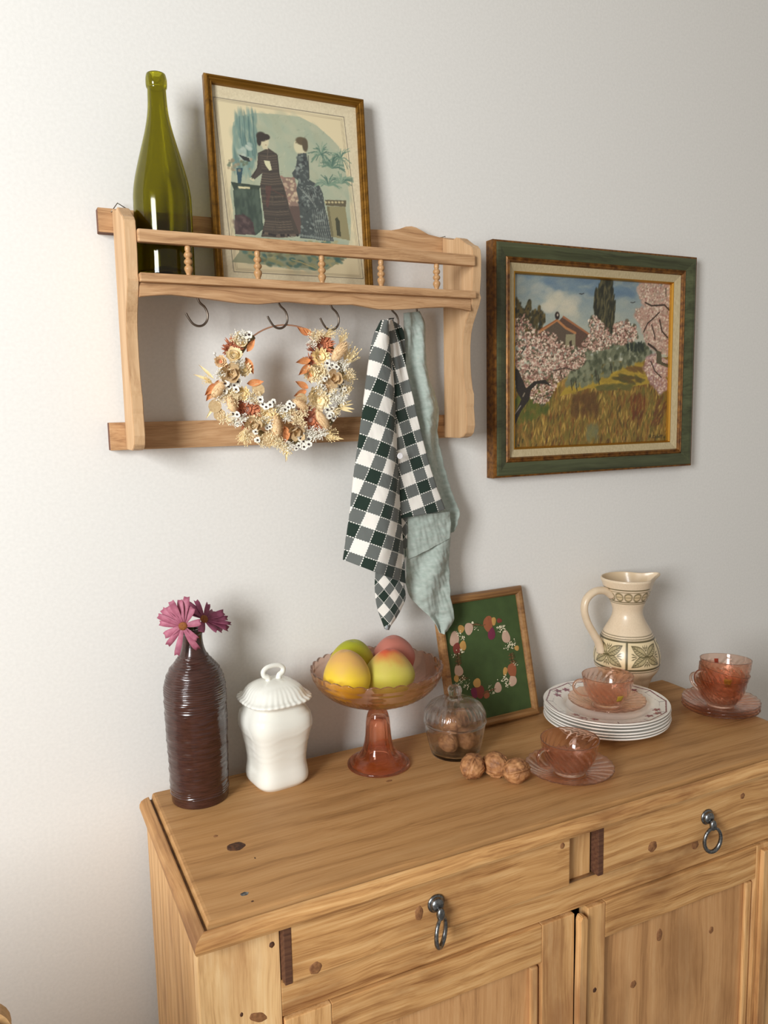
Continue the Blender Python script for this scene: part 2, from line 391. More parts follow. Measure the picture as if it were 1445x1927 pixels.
def drawer(x0, x1, px, pz, yaw):
    d = obj('drawer', bxm(x0, x1, -.3745, -.10, .7745, .846, .0015), M['pineX'], sb)
    obj('drawer_edge', bxm(x0-.0006, x0+.0085, -.3752, -.352, .7742, .8463, .0008), M['enddark'], d, label='dark worn end grain strip')
    ring_pull(d, px, pz, -.3745, yaw)
drawer(.2520, .6575, .4485, .8145, math.radians(38))
drawer(.7070, 1.1045, .914, .809, math.radians(-6))
def door(x0, x1, px0, px1, zt=.7235):
    zb = .102; y0, y1 = FY-.004, FY+.016; pz = .6688
    dr = thing_part = obj('door', bxm(px0-.004, px1+.004, y0+.011, y0+.0165, zb+.05, pz+.004, 0), M['pinePanel'], sb)
    obj('door_stile', bxm(x0, px0, y0, y1, zb, zt, .0012), M['pineZ'], dr)
    obj('door_stile', bxm(px1, x1, y0, y1, zb, zt, .0012), M['pineZ'], dr)
    obj('door_rail', bxm(px0+.0003, px1-.0003, y0+.0004, y1, pz, zt, .0012), M['pineX'], dr)
    obj('door_rail', bxm(px0+.0003, px1-.0003, y0+.0004, y1, zb, zb+.055, .0012), M['pineX'], dr)
    # quarter-round bead on the panel
    obj('bead', bxm(px1-.0155, px1-.0035, y0+.0035, y0+.0108, zb+.056, pz-.006, .003), M['pineZ'], dr)
    obj('bead', bxm(px0+.0005, px0+.006, y0+.0055, y0+.0108, zb+.056, pz-.0006, .002), M['pineZ'], dr)
    obj('bead', bxm(px0+.0065, px1-.016, y0+.0065, y0+.0108, pz-.006, pz-.0004, .002), M['grime_shade'], dr)  # top bead coloured dark as painted shade at the panel edge
    return dr
d1 = door(.2525, .6735, .310, .6185)
d2 = door(.6975, 1.1045, .7292, 1.0385)
obj('cover_strip', extrude([(.6765, .105), (.6885, .105), (.6912, .30), (.6905, .55), (.6915, .714), (.6885, .7185), (.681, .7205), (.6775, .714), (.678, .69), (.6765, .6)], 'Y', FY-.012, FY-.0005, .0012), M['pineZ'], sb, label='pale worn strip covering the gap between the doors')
obj('hinge_post', bxm(1.0455, 1.062, FY-.0125, FY-.0045, .105, .7165, .0012), M['pineZ'], sb)
def knotd(name, x, y, z, rx, rz, ax='Y', par=sb, m='knot', rot=0):
    if ax == 'Y': me = vsphere((0, 0, 0), rx, .0012, rz, 18, 8, lambda p: 1+.05*math.sin(5*math.atan2(p.z, p.x)+x*90))
    else: me = vsphere((0, 0, 0), rx, rz, .0009, 18, 8, lambda p: 1+.05*math.sin(5*math.atan2(p.y, p.x)+x*90))
    me.transform(Matrix.Translation((x, y, z)) @ Matrix.Rotation(rot, 4, ax)); obj(name, me, M[m], par)
knotd('knot', .2383, -.2331, T-.0002, .0125, .0105, 'Z', m='knotdark')
knotd('knot', .2215, -.196, T-.0006, .0042, .004, 'Z')
knotd('knot', .252, -.27, T-.0007, .0016, .003, 'Z', m='knotdark')
knotd('paint_fleck', .2195, -.3357, T-.0005, .006, .0045, 'Z', m='pewter')
knotd('knot', .2235, -.3535, T-.0006, .0022, .002, 'Z', m='knotdark')
knotd('knot', .49, -.165, T-.0006, .007, .004, 'Z')
knotd('knot', .2885, -.3742, .783, .0082, .0078); knotd('knot', .2415, FY+.0004, .820, .0035, .004, m='knotdark')
knotd('knot', .222, FY+.0004, .737, .012, .006, rot=.5); knotd('knot', .203, FY+.0004, .7475, .002, .003, m='knotdark')
knotd('knot', .6445, -.3742, .836, .004, .0045); knotd('knot', .425, -.3742, .808, .006, .010)
knotd('knot', .807, -.3742, .7905, .009, .0085); knotd('knot', .906, FY+.0004, .7595, .008, .0075, rot=.6); knotd('knot', .99, -.3742, .823, .005, .005)
knotd('knot', .845, FY+.0071, .628, .006, .010); knotd('knot', .795, FY+.0071, .565, .006, .006); knotd('knot', .955, FY+.0071, .60, .005, .006)
knotd('knot', .7115, FY-.0037, .594, .0035, .004, m='knotdark')

# ------------------------------------------------------------------ wall shelf
sh = thing('wall_shelf', 'oak wall shelf with turned spindles, scalloped apron and open hooks', 'shelf', (.43, 0, 1.38))
def endgrain(me, m2, test):
    me.materials.append(M['oakX']); me.materials.append(m2)
    for p in me.polygons:
        if test(p.normal): p.material_index = 1
    return me
ub = [(.1463, 1.6646), (.7125, 1.6646), (.7125, 1.6965), (.672, 1.6968), (.652, 1.6995), (.640, 1.7045), (.630, 1.7085), (.621, 1.7098), (.611, 1.7085), (.600, 1.7042), (.585, 1.7008), (.56, 1.7), (.52, 1.698), (.44, 1.6962), (.1463, 1.6962)]
obj('back_board', endgrain(extrude(ub, 'Y', -.0178, -.0006, .0006), M['oakEnd'], lambda n: n.x < -.7 or n.z < -.7), None, sh)
obj('back_board', endgrain(bxm(.1437, .7125, -.0178, -.0006, 1.3725, 1.4108, .0008), M['oakEnd'], lambda n: n.x < -.7), None, sh)
bp = [(-.0182, 1.3735), (-.066, 1.3735), (-.078, 1.3762), (-.0852, 1.3815), (-.0892, 1.3935), (-.088, 1.408), (-.0858, 1.4225), (-.0868, 1.4285), (-.0868, 1.443), (-.0825, 1.452), (-.0785, 1.472), (-.0765, 1.495), (-.0768, 1.520), (-.0795, 1.5390), (-.0855, 1.553), (-.0945, 1.5665), (-.103, 1.579), (-.1082, 1.590), (-.1045, 1.598), (-.1055, 1.603), (-.1082, 1.622), (-.1088, 1.650), (-.107, 1.6625), (-.1005, 1.6685), (-.090, 1.6728), (-.078, 1.6800), (-.069, 1.6855), (-.060, 1.6882), (-.050, 1.6868), (-.036, 1.690), (-.0182, 1.6955)]
obj('side_bracket', extrude(bp, 'X', .1650, .1798, .0008), M['oakZ'], sh)
obj('side_bracket', extrude(bp, 'X', .6772, .6930, .0008), M['oakZ'], sh)
obj('shelf_board', bxm(.1800, .6770, -.0975, -.018, 1.5885, 1.5982, .0006), M['oakX'], sh)
obj('shelf_rail', bxm(.1802, .6800, -.1145, -.0977, 1.5878, 1.5988, .0016), M['oakX'], sh)
obj('guard_rail', bxm(.1802, .6785, -.1150, -.1030, 1.6360, 1.6522, .0022), M['oakX'], sh)
ap = []
for k in range(61):
    x = .1803+(.6767-.1803)*k/60; d = abs(x-.4285)
    z = np.interp(d, [0, .03, .05, .09, .12, .17, .21, .235, .25], [1.5702, 1.5712, 1.5722, 1.5672, 1.5675, 1.5722, 1.5748, 1.5722, 1.5700]); ap.append((x, float(z)))
obj('apron', extrude(ap+[(.6767, 1.5876), (.1803, 1.5876)], 'Y', -.1040, -.0950, .0004), M['oakX'], sh)
sp = [(0, 0), (.0030, 0), (.0034, .002), (.0052, .0062), (.0056, .0085), (.0048, .0110), (.0030, .0128), (.0046, .0145), (.0056, .0170), (.0046, .0195), (.0030, .0212), (.0046, .023), (.0055, .0255), (.0046, .028), (.0031, .0297), (.0040, .032), (.0034, .0368), (0, .0370)]
spm = lathe(prof(sp, 3), 20)
for k, x in enumerate((.243, .336, .4288, .5208, .6133)):
    o = obj('spindle', spm, M['spindle'], sh, local=True); o.location = Vector((x, -.1085, 1.5989))-sh.location
hp = [(0, 0), (0, -.010), (.0025, -.0165), (.009, -.0225), (.0125, -.031), (.0115, -.040), (.006, -.0465), (-.001, -.0482), (-.008, -.0455), (-.0135, -.0385), (-.0172, -.0315)]
hm = tube(spline([(a, 0, b) for a, b in hp], 5), .0016, 8)
for k, x in enumerate((.2658, .3819, .4627, .5625, .618)):
    o = obj('hook', hm, M['steel'], sh, local=True); o.location = Vector((x, -.055 if k < 4 else -.036, 1.5888))-sh.location
obj('hanger_loop', tube([at(209, 399, -.019), at(221, 382, -.012), at(240, 394, -.016)], .0007, 6), M['steel'], sh)
obj('hanger_loop', tube([at(820, 449, -.012), at(838, 445, -.012), at(838, 452, -.019)], .0007, 6), M['steel'], sh)

# ------------------------------------------------------------------ bottle on the shelf
gb = thing('wine_bottle', 'tall empty olive-green glass bottle standing at the left of the wall shelf', 'bottle', (.2240, -.060, 1.5984))
out = [(0, .012), (.008, .011), (.020, .004), (.030, .0004), (.0355, .0006), (.0372, .004), (.0376, .012), (.0377, .05), (.0377, .095), (.0370, .112), (.034, .130), (.0290, .150), (.0235, .170), (.0180, .190), (.0142, .208), (.0126, .222), (.0120, .236), (.0119, .243), (.0130, .2445), (.0136, .249), (.0134, .2555), (.0122, .2605), (.0112, .2612)]
inn = [(.0102, .2605), (.0098, .255), (.0096, .236), (.0102, .220), (.0122, .206), (.0158, .190), (.0212, .170), (.0266, .150), (.0318, .130), (.0346, .112), (.0353, .095), (.0353, .05), (.0350, .014), (.032, .0085), (.022, .0105), (.008, .016), (0, .017)]
obj('glass_body', lathe(prof(out, 4)[:-1]+prof(inn, 4), 72), M['bottle'], gb, local=True)

# ------------------------------------------------------------------ framed print on the shelf (leans back a little)
def crop2(x, y): return 370+x/4.1286, 130+y/4.1279
fx0, fx1, fz0, fz1 = .2965, .5395, 1.5984, 1.8865
lean = math.atan2(.022, fz1-fz0)
pf = thing('framed_print', 'gold-framed antique fashion print of two ladies leaning on the shelf', 'picture', (fx0, -.035, fz0))
pf.rotation_euler = (-lean, 0, 0)
W_, H_ = fx1-fx0, (fz1-fz0)/math.cos(lean)
gold = wood('antique_gold', (150, 106, 38), (128, 88, 26), (84, 54, 16), 'X', .38, 30, 200, .5, .0003)
gold.node_tree.nodes['Principled BSDF'].inputs['Metallic'].default_value = .55
for me in moulding(0, W_, 0, H_, [(0, 0), (0, .009), (.002, .0125), (.004, .013), (.0052, .0108), (.0068, .0108), (.0082, .0092), (.0098, .0098), (.0108, .0075), (.0112, .003), (.0112, 0)]):
    obj('frame_rail', me, gold, pf, local=True)
pw, ph = W_-.0215, H_-.0215
def PM(x, y):       # crop pixel -> print canvas pixel
    px, py = crop2(x, y); p = at(px, py, -.030)
    return ((p.x-fx0-.0108)/pw*540, (1-(p.z-fz0-.0108)/ph)*600)
cv = Cv(540, 600, (222, 208, 178)); cv.noise(4, 5); cv.noise(2)
for i in range(30): cv.ell(random.uniform(0, 540), random.choice([random.uniform(0, 60), random.uniform(530, 600)]), random.uniform(4, 20), random.uniform(3, 10), (196, 176, 142), .12, 0, .6)
qd = lambda L: [PM(a, b) for a, b in L]
bdr = lambda o: qd([(152+o, 195+o), (1165-o, 352+o), (1278-o, 1628-o), (285+o, 1575-o), (152+o, 195+o)])
cv.poly(bdr(6), (226, 210, 172)); cv.line(bdr(0), 1.8, (74, 64, 58)); cv.line(bdr(16), .9, (120, 106, 92)); cv.line(bdr(26), .9, (140, 124, 104))
sc = qd([(300, 400), (360, 345), (470, 322), (640, 330), (820, 350), (950, 420), (1060, 520), (1120, 590), (1150, 700), (1180, 860), (1190, 1010), (1195, 1200), (1190, 1300), (1150, 1450), (1000, 1560), (760, 1560), (560, 1530), (400, 1490), (345, 1420), (300, 1290), (290, 1100), (270, 960), (290, 700), (310, 560)])
cv.poly(sc, (166, 178, 156)); cv.dabs(500, sc, [(140, 150, 132), (184, 190, 170), (120, 134, 120), (196, 198, 176)], 1.6, 5, .9, .35, .6)
cv.dabs(260, sc, [(150, 172, 156), (172, 182, 160), (158, 168, 144), (182, 184, 160)], 22, 12, .8, .35)
cv.dabs(120, qd([(300, 400), (360, 340), (480, 320), (480, 700), (420, 800), (300, 760)]), [(98, 138, 136), (120, 156, 152), (80, 120, 122)], 5, 22, 0, .6, .2)
for x in (350, 385, 420, 455): cv.line(qd([(x, 350), (x+10, 520), (x+30, 660)]), 4, (62, 100, 104), .6)
cv.dabs(30, qd([(330, 580), (430, 560), (430, 720), (340, 700)]), [(180, 196, 190), (150, 176, 172)], 7, 5, .5, .8)
cv.poly(qd([(335, 650), (420, 680), (430, 710), (380, 700)]), (36, 44, 46))
cv.poly(qd([(270, 1500), (1000, 1560), (1130, 1480), (1170, 1380), (300, 1290), (330, 1420)]), (128, 138, 110), .8)
cv.dabs(240, qd([(340, 1330), (1150, 1340), (1130, 1500), (900, 1560), (500, 1520), (360, 1450)]), [(52, 98, 98), (66, 112, 106), (140, 140, 92), (92, 100, 76), (170, 160, 110)], 10, 5, .2, .75)
# table and armchair at left
cv.poly(qd([(275, 870), (500, 900), (495, 935), (300, 940)]), (44, 60, 52)); cv.poly(qd([(290, 935), (495, 930), (520, 1240), (460, 1290), (310, 1200)]), (54, 74, 66))
cv.dabs(50, qd([(290, 940), (500, 930), (510, 1240), (330, 1200)]), [(42, 60, 56), (72, 92, 82)], 6, 16, .1, .6)
cv.poly(qd([(330, 905), (420, 910), (425, 925), (335, 922)]), (214, 204, 160)); cv.poly(qd([(320, 760), (370, 760), (355, 880), (330, 880)]), (36, 70, 90))
cv.dabs(40, qd([(250, 700), (440, 690), (430, 770), (260, 790)]), [(90, 110, 90), (140, 130, 104), (170, 150, 124)], 5, 4, 0, .8)
cv.poly(qd([(300, 1130), (380, 1130), (440, 1190), (455, 1290), (300, 1280)]), (70, 52, 56)); cv.dabs(30, qd([(300, 1130), (380, 1130), (440, 1190), (455, 1290), (300, 1280)]), [(52, 38, 44), (96, 74, 76)], 9, 6, .5, .6)
# pink chair between
cv.poly(qd([(665, 830), (770, 835), (800, 1000), (830, 1290), (740, 1300), (720, 1050)]), (136, 108, 98))
cv.dabs(60, qd([(665, 830), (770, 835), (790, 1040), (720, 1050)]), [(188, 160, 138), (150, 110, 100), (204, 180, 150)], 5, 4, 0, .9)
cv.poly(qd([(725, 1060), (800, 1060), (820, 1290), (740, 1280)]), (78, 60, 58), .8)
# lady at left
cv.poly(qd([(490, 640), (570, 600), (640, 650), (655, 820), (690, 920), (730, 1100), (800, 1290), (640, 1310), (500, 1300), (530, 1180), (500, 900), (520, 800), (460, 850), (430, 830), (480, 760)]), (66, 58, 54))
for k in range(34):
    y = 640+k*20; xl = np.interp(y, [640, 800, 900, 1200, 1300], [505, 520, 505, 535, 515]); xr = np.interp(y, [640, 800, 900, 1100, 1300], [630, 645, 675, 715, 760])
    cv.line(qd([(xl, y), ((xl+xr)/2, y+9), (xr, y+2)]), 1.6, random.choice([(124, 104, 88), (36, 34, 38), (104, 88, 78)]), .8)
cv.poly(qd([(540, 900), (590, 900), (560, 1080), (545, 1060)]), (92, 54, 52), .7)
cv.line(qd([(590, 930), (700, 990)]), 3, (84, 56, 52)); cv.poly(qd([(535, 700), (580, 705), (595, 775), (575, 780), (545, 735)]), (216, 214, 176))
cv.ell(*PM(440, 850), 9, 4, (206, 198, 164), 1, .3)
cv.ell(*PM(540, 545), 17, 21, (212, 202, 168)); cv.poly(qd([(520, 560), (560, 580), (570, 610), (530, 610)]), (210, 200, 166))
cv.ell(*PM(520, 510), 19, 15, (48, 42, 40)); cv.ell(*PM(500, 545), 8, 15, (48, 42, 40)); cv.ell(*PM(560, 512), 12, 9, (48, 42, 40))
for a, b in ((535, 535), (560, 537)): cv.ell(*PM(a, b), 2, 1.4, (60, 52, 48))
cv.ell(*PM(552, 578), 3, 1.2, (150, 96, 84))
# lady at right
cv.poly(qd([(800, 640), (865, 640), (885, 760), (880, 850), (960, 900), (985, 960), (1000, 1080), (1040, 1250), (1060, 1340), (800, 1310), (810, 1200), (795, 1000), (780, 930), (800, 860), (760, 830), (750, 800), (780, 760)]), (62, 72, 76))
cv.dabs(260, qd([(800, 640), (865, 640), (885, 850), (985, 960), (1010, 1300), (810, 1300), (795, 1000), (780, 930), (800, 860), (770, 800)]), [(96, 110, 112), (44, 50, 56), (128, 142, 142), (74, 84, 86)], 5, 3, .5, .8, 1.2)
for x in range(910, 1060, 16): cv.line(qd([(x-10, 1090), (x, 1200), (x+25, 1335)]), 1.4, (150, 160, 156), .85)
for k in range(10): a = k*.7; cv.line(qd([(880+40*math.cos(a), 940+45*math.sin(a)), (885+58*math.cos(a+.5), 960+60*math.sin(a+.5))]), 1.6, (150, 164, 164), .9)
for k in range(5): cv.line(qd([(800+k*24, 910+k*15), (880+k*12, 1000+k*18)]), 1.8, (152, 164, 162), .8)
cv.ell(*PM(805, 590), 17, 22, (214, 206, 170)); cv.poly(qd([(815, 610), (860, 620), (865, 640), (810, 640)]), (214, 206, 172))
cv.ell(*PM(830, 545), 22, 13, (92, 78, 56)); cv.ell(*PM(857, 575), 11, 22, (84, 72, 54)); cv.ell(*PM(787, 560), 2, 1.4, (60, 52, 48))
# folds, ruffles and trims of the two dresses
for k in range(26):
    x = random.uniform(520, 700); y = random.uniform(900, 1280); cv.line(qd([(x, y), (x+random.uniform(-6, 14), y+random.uniform(14, 40))]), 1.6, random.choice([(40, 36, 38), (96, 80, 70)]), .7)
for k in range(40):
    x = random.uniform(800, 990); y = random.uniform(880, 1290); cv.line(qd([(x, y), (x+random.uniform(-22, 22), y+random.uniform(4, 22))]), 1.3, random.choice([(150, 164, 164), (34, 40, 46), (112, 126, 128)]), .8)
for x0a, y0a, x1a, y1a in ((520, 1270, 640, 1300), (640, 1290, 780, 1290)):
    for k in range(9): a = k/8; cv.ell(*PM(x0a+(x1a-x0a)*a, y0a+(y1a-y0a)*a), 5, 4, random.choice([(96, 80, 72), (38, 34, 36)]))
for k in range(12): cv.ell(*PM(800+k*20, 1290+k*3), 5, 4, (120, 134, 134), .8)
cv.line(qd([(640, 660), (652, 820)]), 2.4, (34, 30, 32)); cv.line(qd([(500, 720), (440, 845)]), 2, (40, 34, 34)); cv.line(qd([(880, 660), (882, 840)]), 2, (34, 38, 44)); cv.line(qd([(570, 600), (560, 690)]), 1.6, (110, 92, 80))
# palm and planter
for cx, cy in ((1130, 680), (980, 650), (1060, 760), (1130, 880), (1030, 900)):
    for k in range(34):
        a = random.uniform(-PI, .2) if cy > 700 else random.uniform(-PI, PI); l = random.uniform(50, 110)
        cv.line(qd([(cx, cy), (cx+l*.5*math.cos(a), cy+l*.5*math.sin(a)-14), (cx+l*math.cos(a), cy+l*math.sin(a)+8)]), 3.2, random.choice([(84, 124, 108), (112, 148, 128), (62, 102, 94), (130, 160, 140)]), .75)
cv.poly(qd([(1000, 1010), (1165, 1015), (1160, 1065), (1005, 1055)]), (92, 84, 62)); cv.poly(qd([(1015, 1060), (1155, 1065), (1185, 1330), (1040, 1300)]), (142, 134, 94))
for x in range(1005, 1160, 26): cv.ell(*PM(x, 1030), 5, 3.5, (190, 176, 130))
cv.poly(qd([(1075, 1160), (1090, 1145), (1110, 1180), (1115, 1300), (1085, 1290)]), (60, 62, 44)); cv.poly(qd([(1010, 1060), (1030, 1062), (1060, 1300), (1040, 1300)]), (104, 98, 68), .8)
cv.line(qd([(730, 1480), (800, 1500), (920, 1550)]), 2.2, (200, 180, 110))
gy = cv.a.mean(2, keepdims=True); cv.a = (cv.a*.82+gy*.18)*np.array([1.0, .985, .93])*.90+np.array([226, 214, 188])*.08
o = obj('print', sheet(pw+.002, ph+.002, 270, 300, cv), painted('print_ink', .55, 0, .35), pf, local=True); o.location = (.0098, -.0025, .0098)
obj('backing_board', bxm(.001, W_-.001, -.0015, -.0002, .001, H_-.001), M['enddark'], pf, local=True)
for o in pf.children: pass

# ------------------------------------------------------------------ oil painting
def crop7(x, y): return 900+x/3.3605, 430+y/3.361
ox0, ox1, oz0, oz1 = .7735, 1.2415, 1.2990, 1.7012
op = thing('oil_painting', 'oil painting of blossoming orchard in a green and gold frame on wall', 'painting', ((ox0+ox1)/2, 0, oz0))
green = wood('worn_green_lacquer', (88, 92, 64), (75, 79, 53), (48, 48, 32), 'X', .42, 20, 160, .5, .0003)
goldb = plain('bright_gold_leaf', (190, 138, 52), .3, .8); goldd = noisy('dark_gilt', (84, 48, 16), (140, 92, 34), .35, 120, .0002, Metallic=.4)
linen = noisy('linen_liner', (176, 158, 120), (194, 176, 138), .85, 420, .0003, stretch=(1, 1, .3))
def frame(par, x0, x1, z0, z1, pr, m, nm='frame_rail'):
    for me in moulding(x0, x1, z0, z1, pr): obj(nm, me, m, par)
frame(op, ox0, ox1, oz0, oz1, [(0, 0), (0, .020), (.0012, .0235), (.0042, .0245), (.0042, 0)], goldd, 'outer_edge')
frame(op, ox0, ox1, oz0, oz1, [(.0043, .001), (.0043, .0250), (.0070, .0262), (.012, .0262), (.024, .0215), (.0262, .0205), (.0262, .001)], green)
frame(op, ox0, ox1, oz0, oz1, [(.0263, .001), (.0263, .0208), (.0285, .0225), (.0305, .0208), (.0330, .0222), (.0350, .0180), (.0350, .001)], goldd, 'gilt_edge')
frame(op, ox0, ox1, oz0, oz1, [(.0351, .001), (.0351, .0172), (.0480, .0130), (.0480, .001)], linen, 'liner')
frame(op, ox0, ox1, oz0, oz1, [(.0481, .001), (.0481, .0132), (.0496, .0138), (.0512, .0105), (.0518, .007), (.0518, .001)], goldb, 'inner_edge')
cw, ch = ox1-ox0-.1030, oz1-oz0-.1030
def OM(x, y):
    px, py = crop7(x, y); p = at(px, py, -.0085); return ((p.x-ox0-.0515)/cw*560, (1-(p.z-oz0-.0515)/ch)*480)
oq = lambda L: [OM(a, b) for a, b in L]
cv = Cv(560, 480, (150, 160, 158))
for j in range(480):
    t = min(1, j/200); cv.a[j, :] = np.array((106, 132, 154))*(1-t)+np.array((174, 178, 164))*t
full = [(0, 0), (560, 0), (560, 220), (0, 220)]
cv.dabs(260, full, [(150, 162, 160), (170, 172, 160), (120, 140, 154)], 26, 12, 0, .28)
cv.dabs(60, [(120, 0), (420, 0), (420, 40), (120, 40)], [(82, 112, 146), (96, 124, 152)], 24, 8, 0, .4)
cv.dabs(60, oq([(380, 380), (620, 420), (600, 560), (420, 500)]), [(184, 182, 168), (196, 190, 176)], 20, 12, 0, .3)
# field
field = oq([(230, 1120), (540, 1020), (800, 920), (1000, 840), (1230, 820), (1230, 1340), (230, 1390)])
cv.poly([(0, 330), (150, 300), (300, 240), (560, 220), (560, 480), (0, 480)], (132, 104, 38))
fcols = [(150, 118, 44), (128, 98, 34), (108, 88, 34), (140, 100, 44), (162, 132, 54), (96, 82, 34), (120, 70, 26), (92, 92, 36)]
cv.dabs(2600, [(0, 300), (560, 240), (560, 480), (0, 480)], fcols, 3.2, 12, .1, .45, .3)
cv.dabs(900, [(0, 300), (560, 250), (560, 480), (0, 480)], [(206, 172, 84), (190, 152, 66), (70, 58, 26), (176, 128, 60), (110, 104, 40), (84, 50, 20)], 1.5, 9, .1, .7, .35)
cv.dabs(160, oq([(240, 1060), (420, 1040), (460, 1160), (260, 1240)]), [(84, 96, 30), (70, 84, 30)], 5, 10, .2, .5)
cv.dabs(120, oq([(600, 1060), (760, 1040), (760, 1180), (600, 1180)]), [(84, 56, 26), (100, 66, 30)], 6, 12, .2, .35)
cv.dabs(60, oq([(960, 1060), (1060, 1060), (1060, 1200), (980, 1200)]), [(116, 56, 22), (92, 48, 22)], 3, 14, .3, .5)
cv.dabs(60, oq([(1130, 1080), (1210, 1060), (1170, 1250), (1110, 1230)]), [(110, 60, 32), (90, 56, 30)], 3, 14, .5, .45)
cv.dabs(40, oq([(690, 1240), (760, 1240), (760, 1330), (690, 1330)]), [(104, 108, 78), (120, 116, 70)], 5, 12, .1, .4)
cv.poly(oq([(520, 1060), (560, 1000), (800, 900), (1040, 830), (1050, 880), (1090, 980), (900, 1010), (700, 1010)]), (166, 138, 40))
cv.dabs(160, oq([(520, 1060), (800, 900), (1040, 830), (1090, 980), (700, 1010)]), [(184, 152, 44), (150, 124, 36), (170, 140, 50)], 12, 4, -.2, .6)
cv.dabs(90, oq([(860, 920), (1040, 950), (1030, 985), (860, 950)]), [(82, 78, 36), (96, 76, 34)], 12, 4, .2, .7)
cv.dabs(70, oq([(780, 990), (980, 985), (960, 1015), (760, 1020)]), [(86, 88, 40), (104, 96, 44)], 14, 4, 0, .6)
cv.dabs(40, oq([(930, 860), (1040, 880), (1040, 910), (950, 890)]), [(112, 80, 34)], 10, 3, .3, .7)
# trees behind, house
cv.dabs(420, oq([(232, 540), (250, 450), (290, 520), (330, 460), (350, 530), (400, 490), (430, 570), (410, 650), (360, 680), (240, 600)]), [(56, 52, 32), (80, 70, 36), (38, 38, 28), (96, 80, 40)], 4, 8, .1, .9)
cv.poly(oq([(510, 590), (545, 555), (720, 680), (700, 760), (560, 740)]), (92, 66, 54)); cv.poly(oq([(380, 660), (500, 580), (620, 665), (610, 770), (400, 760)]), (88, 74, 62))
cv.line(oq([(380, 665), (505, 580), (560, 630), (620, 662)]), 7, (176, 116, 70)); cv.line(oq([(400, 640), (500, 580)]), 3, (150, 84, 44)); cv.line(oq([(545, 560), (715, 675)]), 6, (160, 100, 62))
cv.poly(oq([(560, 670), (620, 668), (620, 780), (556, 775)]), (140, 134, 106)); cv.poly(oq([(582, 715), (598, 705), (600, 775), (584, 770)]), (66, 50, 40))
cv.ell(*OM(506, 552), 8, 11, (44, 34, 32)); cv.ell(*OM(508, 548), 3, 4, (170, 160, 150))
# cypress
cv.dabs(900, oq([(790, 325), (850, 325), (855, 420), (868, 500), (862, 570), (850, 665), (830, 670), (760, 560), (738, 500), (745, 420)]), [(46, 48, 34), (70, 68, 46), (96, 90, 60), (36, 38, 28)], 3, 12, .15, .85, .25)
for a, b in ((660, 414), (982, 468)): cv.line(oq([(a-14, b), (a, b+3), (a+14, b-2)]), 2.2, (44, 44, 48))
# hedge of olives
cv.dabs(900, oq([(560, 980), (600, 850), (690, 780), (800, 760), (880, 730), (1040, 730), (1100, 780), (1040, 830), (900, 880), (820, 930), (640, 1010)]), [(84, 92, 70), (110, 116, 92), (66, 74, 54), (128, 134, 110)], 6, 8, .3, .8)
for x in (950, 975, 1000, 1020, 1040): cv.dabs(12, oq([(x-7, 725), (x+7, 725), (x+7, 770), (x-7, 770)]), [(44, 54, 46)], 2.5, 7, 0, .9)
for x, y in ((600, 1020), (630, 1025), (755, 960), (770, 985), (850, 915)): cv.line(oq([(x, y), (x-8, y-60)]), 3, (56, 50, 36))
# blossom
bl = [(196, 160, 148), (214, 188, 176), (170, 124, 114), (226, 208, 194), (150, 104, 96), (184, 146, 132)]
dk = [(90, 74, 54), (76, 80, 58), (112, 84, 70)]
for reg, nn in (([(235, 560), (300, 540), (360, 640), (480, 660), (560, 740), (690, 760), (680, 860), (600, 900), (520, 960), (440, 1110), (360, 1100), (240, 900)], 2300),
                ([(700, 580), (740, 550), (800, 600), (850, 680), (840, 760), (720, 780), (660, 730), (720, 660)], 500), ([(860, 610), (940, 580), (1000, 620), (1010, 700), (920, 740), (850, 720)], 380)):
    cv.dabs(nn//4, oq(reg), dk, 6, 6, 0, .8, 1.5); cv.dabs(nn, oq(reg), bl, 3.4, 2.2, 0, .9, 1.5); cv.dabs(nn//3, oq(reg), [(240, 224, 210), (60, 44, 34), (120, 66, 60)], 2.0, 1.4, 0, .9, 1.5)
reg = [(1010, 370), (1060, 345), (1220, 350), (1215, 800), (1150, 790), (1060, 720), (1040, 640), (1000, 560), (1000, 510), (1060, 500), (1030, 450)]
cv.dabs(900, oq(reg), [(176, 142, 132), (160, 134, 120), (188, 158, 146)], 8, 6, 0, .6, 1.5); cv.dabs(1500, oq(reg), bl+[(160, 148, 128)], 3.2, 2.2, 0, .8, 1.5)
reg = [(1060, 820), (1130, 800), (1210, 840), (1200, 1010), (1150, 1040), (1090, 960), (1050, 880)]
cv.dabs(300, oq(reg), [(150, 112, 110), (166, 132, 130)], 8, 6, 0, .7, 1.5); cv.dabs(800, oq(reg), bl+[(176, 140, 150)], 3.2, 2.2, 0, .85, 1.5)
for pts, w in (([(1060, 470), (1100, 490), (1180, 485), (1215, 520)], 5), ([(1150, 530), (1110, 570), (1075, 600), (1050, 655)], 4), ([(1100, 610), (1120, 680), (1120, 700)], 4), ([(1150, 580), (1165, 650), (1200, 690)], 5), ([(1080, 730), (1120, 760), (1145, 790), (1160, 850), (1215, 870)], 7), ([(1095, 840), (1120, 900), (1160, 940)], 4), ([(1190, 380), (1190, 430)], 3)): cv.line(oq(pts), w, (58, 44, 36))
cv.poly(oq([(1130, 770), (1160, 780), (1165, 850), (1215, 870), (1215, 885), (1130, 850)]), (84, 80, 58))
